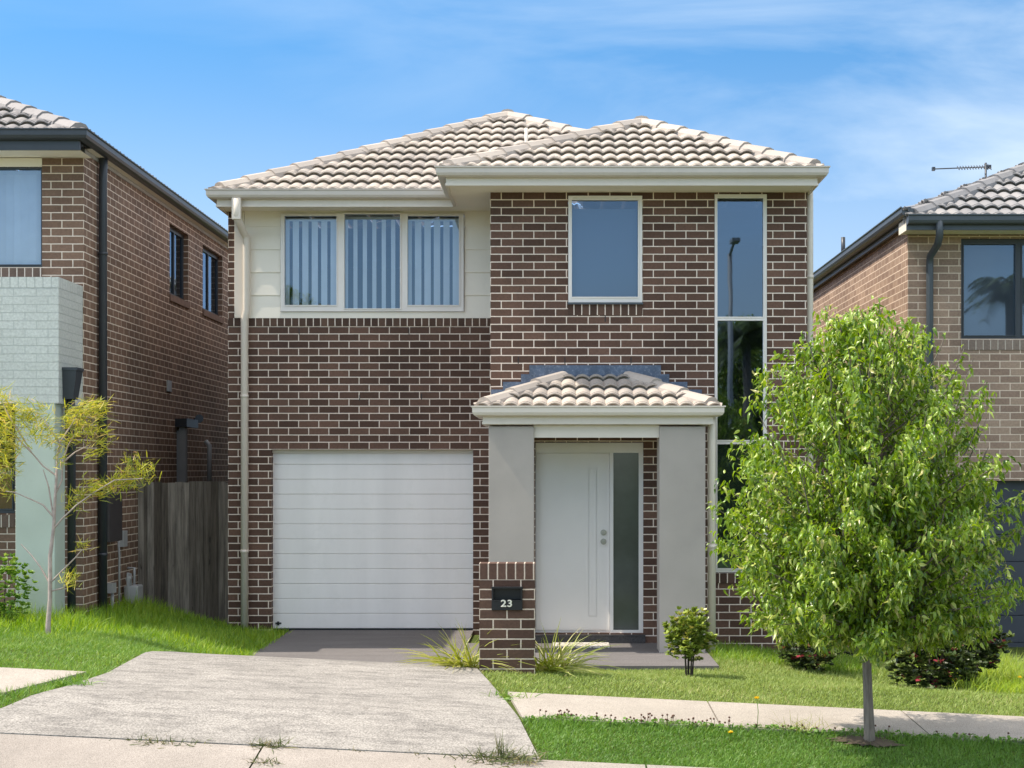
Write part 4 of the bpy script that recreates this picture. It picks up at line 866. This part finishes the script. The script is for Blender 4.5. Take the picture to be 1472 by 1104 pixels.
# -- strappy clumps either side of the letterbox
def blades(name, root, centers, dirs, lens, wid, mat, seg=4, droop=.9, rnd=None):
    c = np.asarray(centers, float); d = np.asarray(dirs, float); d /= np.linalg.norm(d, axis=1, keepdims=True)+1e-9; n = len(c); L_ = np.asarray(lens)[:, None]
    hd = d.copy(); hd[:, 2] = 0; hl = np.linalg.norm(hd, axis=1, keepdims=True)+1e-9; hn = hd/hl; s = np.stack([-hn[:, 1], hn[:, 0], np.zeros(n)], 1)
    ang = RS.uniform(0, 6.28, n); s = s*np.cos(ang*.2)[:, None]+np.array([0, 0, 1])*np.sin(ang*.2)[:, None]
    V = []; W = np.broadcast_to(wid, (n,))[:, None]
    for k in range(seg+1):
        t = k/seg; p = c+d*L_*t + (hn*.35*t*t - np.array([0, 0, 1])*droop*t**2.2*.5)*L_*hl
        w_ = W*(1-t**2*.95)*.5; V.append(p-s*w_); V.append(p+s*w_)
    v = np.stack(V, 1).reshape(-1, 3); k2 = (seg+1)*2
    q = np.array([[2*i, 2*i+1, 2*i+3, 2*i+2] for i in range(seg)]); f = (np.arange(n)[:, None, None]*k2+q[None]).reshape(-1, 4)
    r = np.repeat(RS.rand(n) if rnd is None else rnd, k2)
    return np_mesh(name, v, f, mat, r, root, smooth=True)
def clump(name, loc, n, ln, label, mat, cat='plant', spread=.07, group=None, wid=.017, tilt=.9, bias=(0, 0)):
    root = empty(name, loc, label, cat, group); b = np.array(loc)
    c = b+np.stack([RS.normal(0, spread, n), RS.normal(0, spread*.6, n), np.full(n, -.01)], 1)
    d = np.stack([RS.normal(bias[0], tilt, n), RS.normal(bias[1], tilt*.7, n), RS.uniform(.5, 1.5, n)], 1)
    blades('leaf_blades', root, c, d, RS.uniform(.45, 1, n)*ln, wid, mat); return root
clump('strappy_plant', (X(668, 14.3), 14.33, g(-.8, 14.3)), 120, .56, 'yellow green strappy plant on the driveway side of the letterbox', M['strap'], bias=(-.25, -.1), spread=.06)
clump('strappy_plant', (X(788, 14.4), 14.4, g(0, 14.4)), 140, .60, 'yellow green strappy plant on the doorway side of the letterbox', M['strap'], bias=(.3, -.1), spread=.08)
# -- weeds
def weed(px, Y, n, ln, label, mat=None, spread=.05, wid=.008, tilt=1.4, dz=.0):
    x = X(px, Y); return clump('weed', (x, Y, g(x, Y)+dz), int(n*1.4), ln*1.6, label, mat or M['weed'], 'weed', spread*1.5, None, wid*1.1, tilt)
weed(718, 10.93, 300, .10, 'large sprawling green weed on the kerb joint at the bottom right of the driveway', spread=.085)
weed(722, 10.95, 14, .15, 'upright seeding weed standing in the large weed patch', tilt=.15, spread=.015)
weed(385, 10.95, 120, .085, 'small weed where the kerb joint meets the driveway edge', spread=.04)
weed(378, 10.6, 110, .06, 'thin weed growing in the kerb joint in front of the driveway', spread=.03)
weed(215, 10.95, 150, .055, 'low dark weed on the left of the kerb joint', spread=.06)
weed(262, 10.95, 110, .05, 'tiny weed on the kerb joint between two larger ones', spread=.06)
weed(510, 10.95, 25, .045, 'smallest weed in the middle of the kerb joint', spread=.03)
weed(602, 10.95, 35, .05, 'small flat weed on the kerb joint left of the large weed', spread=.05)
weed(100, 12.35, 110, .09, 'leafy dark weed at the broken end of the left footpath', M['grassV'], spread=.05, tilt=.9)
weed(728, 12.7, 60, .12, 'green weed at the corner of the right footpath and the driveway', M['grassL'], spread=.05)
weed(1148, 11.9, 60, .13, 'dry straw coloured tuft on the footpath edge left of the tree', M['strap'], spread=.06, tilt=.7, wid=.004)
for (px, Y, h, lab) in ((1088, 11.82, .24, 'tall yellow dandelion beside the footpath'), (1050, 11.6, .05, 'short yellow dandelion in the verge grass'), (1466, 15.0, .12, 'yellow flower in the long grass at the right edge')):
    x = X(px, Y); z = g(x, Y); r = empty('dandelion', (x, Y, z), lab, 'flower'); m = MB(); m.tube([(x, Y, z), (x+.01, Y, z+h*.6), (x, Y, z+h)], .0025, 5); m.build('stem', M['grassV'], r)
    n = 26; c = np.tile([x, Y, z+h], (n, 1)); d = np.stack([RS.normal(0, 1, n), RS.normal(0, 1, n), RS.uniform(.2, 1, n)], 1); leaves('petals', c, d, .022, M['yellow'], r, wid=.8, curl=0)
# ------------------------------------------------------------------ grass
def grass(name, mat, n, xr, yr, keep, h, wid, lean=.45, kind='stuff', tone=(.5, .22), patch=2.0, seg=2):
    x = RS.uniform(xr[0], xr[1], n*2); y = RS.uniform(yr[0], yr[1], n*2); k = keep(x, y)
    x, y = x[k][:n], y[k][:n]; n = len(x); z = G(x, y)-.012
    pt = .5+.5*np.sin(x*patch*1.7+np.sin(y*patch*2.1)*1.3)*np.sin(y*patch*1.3+x*.9)
    L_ = RS.uniform(.5, 1.1, n)*(h if np.isscalar(h) else h(x, y))*(.75+.4*pt)
    d = np.stack([RS.normal(0, lean, n), RS.normal(0, lean, n), np.ones(n)], 1)
    r = np.clip(RS.normal(tone[0], tone[1], n)+.25*(pt-.5), 0, 1)
    o = blades(name, None, np.stack([x, y, z], 1), d, L_, RS.uniform(.7, 1.3, n)*wid, mat, seg=seg, droop=.5, rnd=r)
    tag(o, kind='stuff'); return o
def edge(x, y): return .035*np.sin(x*9)+.02*np.sin(x*23+1)
def in_path(x, y): return (y > 11.85+edge(x, y)*.7) & (y < 12.91+edge(x, y)*.5)
CL = lambda y: np.interp(y, [10.945, 11.15, 11.4, 12.2, 12.9, 14.5, 15.5, 16.1, 19.5], [-4.5, -4.15, -3.9, -3.65, -3.52, -3.55, -3.2, -3.16, -3.2])
CR = lambda y: np.interp(y, [10.945, 14.5], [-.09, -.71])
def kR(x, y):
    w = RS.normal(0, .02, len(x)); return (y > 12.91+edge(x, y)*.6+w) & (((y < 14.5) & (x > CR(y)+w+.02)) | ((y >= 14.5) & (y < 14.75) & (x > -.85)) | ((y >= 14.75) & (y < 15.93) & (x > -.86+ (y-14.75)*.05)) | ((y >= 15.93) & (x > 1.63))) & (y < 18.0)
grass('lawn', M['grassR'], 95000, (-.9, 4.9), (12.85, 18.0), kR, lambda x, y: .042+.05*sm(15.6, 17.5, y)+.10*sm(3.7, 4.6, x)*sm(14.3, 15, y), .0055)
grass('grass_verge', M['grassV'], 52000, (-.4, 4.3), (10.93, 12.0), lambda x, y: (x > CR(y)+RS.normal(.03, .025, len(x))) & (y < 11.87+edge(x, y)+RS.normal(0, .012, len(x))) & (((x-TX)/.27)**2+((y-TY)/.14)**2 > RS.uniform(.0, 1.3, len(x))), lambda x, y: .038+.035*sm(11.6, 11.82, y), .0055)
def kL(x, y):
    w = RS.normal(0, .025, len(x)); fp = (x < np.interp(y, [11.85, 12.91], [-3.98, -3.68])+.03*np.sin(y*20)) & (y > 11.85+edge(x, y)) & (y < 12.91)
    return (x < CL(y)-.03+w) & (~fp) & (y < 19.44)
grass('lawn', M['grassL'], 100000, (-6.3, -3.1), (10.95, 19.4), kL, lambda x, y: .042+.03*sm(14.2, 15.4, y)+.045*sm(11.3, 11.8, y)*(y < 11.95)+.03*((y > 11.85) & (y < 12.95)), .0055, tone=(.5, .25))
grass('long_grass', M['tall'], 17000, (-6.6, -3.05), (15.1, 20.2), lambda x, y: (x < CL(y)+.08) & (x > -6.6) & ((y < 19.42) | (x < -3.9)) & ((x > XLr) | (y < 17.9)) & (RS.rand(len(x)) < .25+.75*sm(15.2, 16.4, y)), lambda x, y: (.10+.15*sm(15.3, 16.8, y))*(1-.45*sm(-4.9, -4.2, x)), .008, lean=.35, seg=3)
grass('long_grass', M['tall'], 5500, (3.2, 4.9), (14.4, 18.8), lambda x, y: RS.rand(len(x)) < sm(3.4, 4.1, x), .22, .007, lean=.4, seg=3, tone=(.8, .2))
grass('long_grass', M['tall'], 3500, (1.66, 3.3), (16.6, 18.0), lambda x, y: x > 1.64, .14, .007, lean=.35, seg=3, tone=(.35, .2))
# clover fringe with seed heads along the footpath
n = 1500; x = RS.uniform(-.2, 4.2, n); y = 11.86+RS.normal(0, .022, n)+edge(x, x); c = np.stack([x, y, G(x, y)+RS.uniform(.0, .035, n)], 1)
tag(leaves('clover', c, np.stack([RS.normal(0, 1, n), RS.normal(0, 1, n), RS.uniform(0, .5, n)], 1), RS.uniform(.015, .03, n), M['grassV'], None, wid=1.6, curl=.2), kind='stuff')
m = MB()
for i in range(70):
    x_ = random.choice([random.uniform(-.1, 1.3), random.uniform(-.1, 1.3), random.uniform(1.0, 4.2)]); y_ = 11.86+random.uniform(-.05, .05); z_ = g(x_, y_); h_ = random.uniform(.03, .07)
    m.tube([(x_, y_, z_), (x_+random.uniform(-.01, .01), y_, z_+h_)], .0016, 4, cap=False); m.tube([(x_, y_, z_+h_), (x_, y_, z_+h_+.006), (x_, y_, z_+h_+.014)], [.004, .010, .004], 6)
tag(m.build('seed_heads', M['seedhead']), kind='stuff')
# ================================================================== ACROSS THE STREET (seen in the windows)
def copy_tree(o, loc, sc, label, group):
    r = o.copy(); COL.objects.link(r); r.location = loc; r.scale = (sc, sc, sc); r['label'] = label; r['group'] = group
    for ch in list(o.children):
        c = ch.copy(); COL.objects.link(c); c.parent = r; c.matrix_parent_inverse = ch.matrix_parent_inverse.copy()
    return r
# the crown and trunk meshes are in world space relative to the source root, so scaling the copied root scales about its base
for i, (x, y, s) in enumerate([(-9, -16, 2.6), (-1.5, -22, 2.2), (6.5, -19, 2.3), (12, -24, 3.0), (19, -18, 2.4), (-17, -20, 2.8)]):
    copy_tree(tree, (x, y, -.1), s, 'large green tree across the street, reflected in the windows', 'trees across the street')
def palm(x, y, h):
    r = empty('palm_tree', (x, y, 0), 'palm across the street reflected in the upstairs windows', 'tree', 'palms across the street'); m = MB()
    m.tube([(x, y, -.3), (x+.1, y, h*.5), (x+.05, y, h)], [.22, .16, .14], 10); m.build('trunk', M['bark'], r)
    c, d, L_ = [], [], []
    for i in range(26):
        a = i*2.4; el = random.uniform(-.2, 1.3); dv = Vector((math.cos(a), math.sin(a), el)).normalized(); ln = random.uniform(1.7, 2.3)
        for k in range(34):
            t = k/34; p = Vector((x+.05, y, h))+dv*ln*t-Vector((0, 0, 1.1*t*t*ln*.6)); sd = dv.cross(Vector((0, 0, 1))).normalized()
            for s_ in (1, -1): c.append(p); d.append(sd*s_+Vector((0, 0, -.7))+dv*.4); L_.append(.5*(1-t*.6))
    blades('crown', r, c, d, L_, .035, M['bushdark'], seg=2); return r
palm(5.9, -14, 6.0); palm(14.6, -14, 7.6)
sl_ = empty('street_lamp', (5.0, -10, 0), 'pale street lamp pole across the street', 'street lamp'); m = MB(); m.tube([(5.0, -10, -.3), (5.0, -10, 8.0)], [.09, .06], 10); m.tube([(5.0, -10, 7.95), (5.0, -9.0, 8.2)], .035, 8); m.build('pole', M['pvc'], sl_)
m = MB(); m.box((4.9, -9.2, 8.14), (5.1, -8.6, 8.24)); m.build('lamp_head', M['pvc'], sl_)
# ================================================================== LIGHT, SKY, CAMERA
sv = Vector((-.68, -.045, 1.0)).normalized()
sd_ = bpy.data.lights.new('sun', 'SUN'); sd_.energy = 2.7; sd_.angle = math.radians(.55); sd_.color = (1, .91, .78)
so = bpy.data.objects.new('sun', sd_); COL.objects.link(so); so.rotation_euler = sv.to_track_quat('Z', 'Y').to_euler(); so.location = (-10, 0, 20)
W = bpy.data.worlds.new('World'); S.world = W; W.use_nodes = True; nt = W.node_tree; L = nt.links.new
bg = nt.nodes['Background']; sk = N(nt, 'ShaderNodeTexSky'); sk.sky_type = 'NISHITA'; sk.sun_disc = False
sk.sun_elevation = math.asin(sv.z); sk.sun_rotation = math.atan2(sv.x, sv.y); sk.air_density = 1.15; sk.dust_density = .6; sk.ozone_density = 2.2
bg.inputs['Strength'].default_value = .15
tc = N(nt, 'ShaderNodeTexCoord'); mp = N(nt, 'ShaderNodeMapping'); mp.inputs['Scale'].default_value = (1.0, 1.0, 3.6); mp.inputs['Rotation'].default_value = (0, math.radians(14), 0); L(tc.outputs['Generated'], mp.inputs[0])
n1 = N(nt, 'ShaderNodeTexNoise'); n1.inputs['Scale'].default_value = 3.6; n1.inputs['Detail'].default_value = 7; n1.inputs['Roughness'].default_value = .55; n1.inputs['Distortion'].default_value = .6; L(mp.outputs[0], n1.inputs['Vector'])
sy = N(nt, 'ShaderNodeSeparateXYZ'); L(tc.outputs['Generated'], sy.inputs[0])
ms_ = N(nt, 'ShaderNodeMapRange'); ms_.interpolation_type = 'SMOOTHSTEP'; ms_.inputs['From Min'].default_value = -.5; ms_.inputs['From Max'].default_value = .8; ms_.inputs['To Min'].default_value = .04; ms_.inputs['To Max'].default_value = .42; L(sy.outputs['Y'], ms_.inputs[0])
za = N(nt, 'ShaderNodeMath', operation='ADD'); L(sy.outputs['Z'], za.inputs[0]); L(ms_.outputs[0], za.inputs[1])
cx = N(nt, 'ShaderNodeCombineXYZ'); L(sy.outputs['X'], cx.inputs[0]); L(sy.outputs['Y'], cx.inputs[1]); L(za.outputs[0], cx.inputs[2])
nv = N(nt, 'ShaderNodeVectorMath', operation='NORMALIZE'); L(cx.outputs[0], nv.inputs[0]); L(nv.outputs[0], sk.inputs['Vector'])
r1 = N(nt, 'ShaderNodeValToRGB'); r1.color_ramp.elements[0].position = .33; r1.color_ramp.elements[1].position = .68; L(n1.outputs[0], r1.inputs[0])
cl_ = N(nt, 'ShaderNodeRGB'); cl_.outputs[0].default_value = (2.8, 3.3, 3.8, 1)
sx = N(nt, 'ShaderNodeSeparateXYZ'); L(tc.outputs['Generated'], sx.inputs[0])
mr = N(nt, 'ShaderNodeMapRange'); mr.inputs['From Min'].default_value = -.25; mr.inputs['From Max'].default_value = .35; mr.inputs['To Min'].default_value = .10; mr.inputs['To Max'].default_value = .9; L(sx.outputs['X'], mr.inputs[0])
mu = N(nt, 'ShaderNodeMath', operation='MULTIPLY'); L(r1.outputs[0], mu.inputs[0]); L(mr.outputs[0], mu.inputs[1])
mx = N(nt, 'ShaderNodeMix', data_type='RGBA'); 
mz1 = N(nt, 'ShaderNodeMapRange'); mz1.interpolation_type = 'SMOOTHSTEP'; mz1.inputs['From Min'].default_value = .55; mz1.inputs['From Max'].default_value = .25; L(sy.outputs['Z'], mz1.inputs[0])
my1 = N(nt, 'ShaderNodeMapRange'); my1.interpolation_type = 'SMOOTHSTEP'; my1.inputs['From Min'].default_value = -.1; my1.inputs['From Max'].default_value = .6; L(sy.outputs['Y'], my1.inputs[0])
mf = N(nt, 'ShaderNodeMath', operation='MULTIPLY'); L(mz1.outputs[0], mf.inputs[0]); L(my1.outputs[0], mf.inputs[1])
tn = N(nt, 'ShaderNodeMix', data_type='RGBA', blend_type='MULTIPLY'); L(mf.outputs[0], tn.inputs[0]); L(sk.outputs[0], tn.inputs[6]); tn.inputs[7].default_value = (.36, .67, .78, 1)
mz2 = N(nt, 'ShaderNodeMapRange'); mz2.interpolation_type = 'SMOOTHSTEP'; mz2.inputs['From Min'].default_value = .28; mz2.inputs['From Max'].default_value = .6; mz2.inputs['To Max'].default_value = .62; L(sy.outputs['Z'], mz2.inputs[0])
vl = N(nt, 'ShaderNodeMix', data_type='RGBA'); L(mz2.outputs[0], vl.inputs[0]); L(tn.outputs[2], vl.inputs[6]); vl.inputs[7].default_value = (6.2, 5.7, 5.0, 1)  # warm bright veil overhead, out of view, added to lift and neutralise the shade
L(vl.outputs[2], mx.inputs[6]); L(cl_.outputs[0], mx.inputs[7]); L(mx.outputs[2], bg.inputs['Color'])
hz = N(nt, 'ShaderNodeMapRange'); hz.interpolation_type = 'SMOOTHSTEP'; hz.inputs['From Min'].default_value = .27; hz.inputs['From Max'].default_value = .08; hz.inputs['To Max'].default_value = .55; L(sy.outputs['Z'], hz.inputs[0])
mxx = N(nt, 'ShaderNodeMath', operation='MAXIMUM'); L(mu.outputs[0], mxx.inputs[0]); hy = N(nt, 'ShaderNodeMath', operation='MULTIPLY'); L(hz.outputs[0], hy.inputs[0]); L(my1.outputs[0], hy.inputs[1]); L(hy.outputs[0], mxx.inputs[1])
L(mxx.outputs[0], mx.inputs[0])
cam = bpy.data.cameras.new('camera'); co = bpy.data.objects.new('camera', cam); COL.objects.link(co); S.camera = co
co.location = (0, 0, CH); co.rotation_euler = (math.radians(90), 0, 0); cam.sensor_width = 36; cam.lens = F/1472*36
cam.shift_x = -(VX-736)/1472; cam.shift_y = (HY-552)/1472; cam.clip_end = 3000; cam.clip_start = .1
S.view_settings.view_transform = 'Standard'; S.view_settings.look = 'None'; S.view_settings.exposure = 1.05; S.view_settings.gamma = 1
S.cycles.max_bounces = 8; S.cycles.transparent_max_bounces = 16
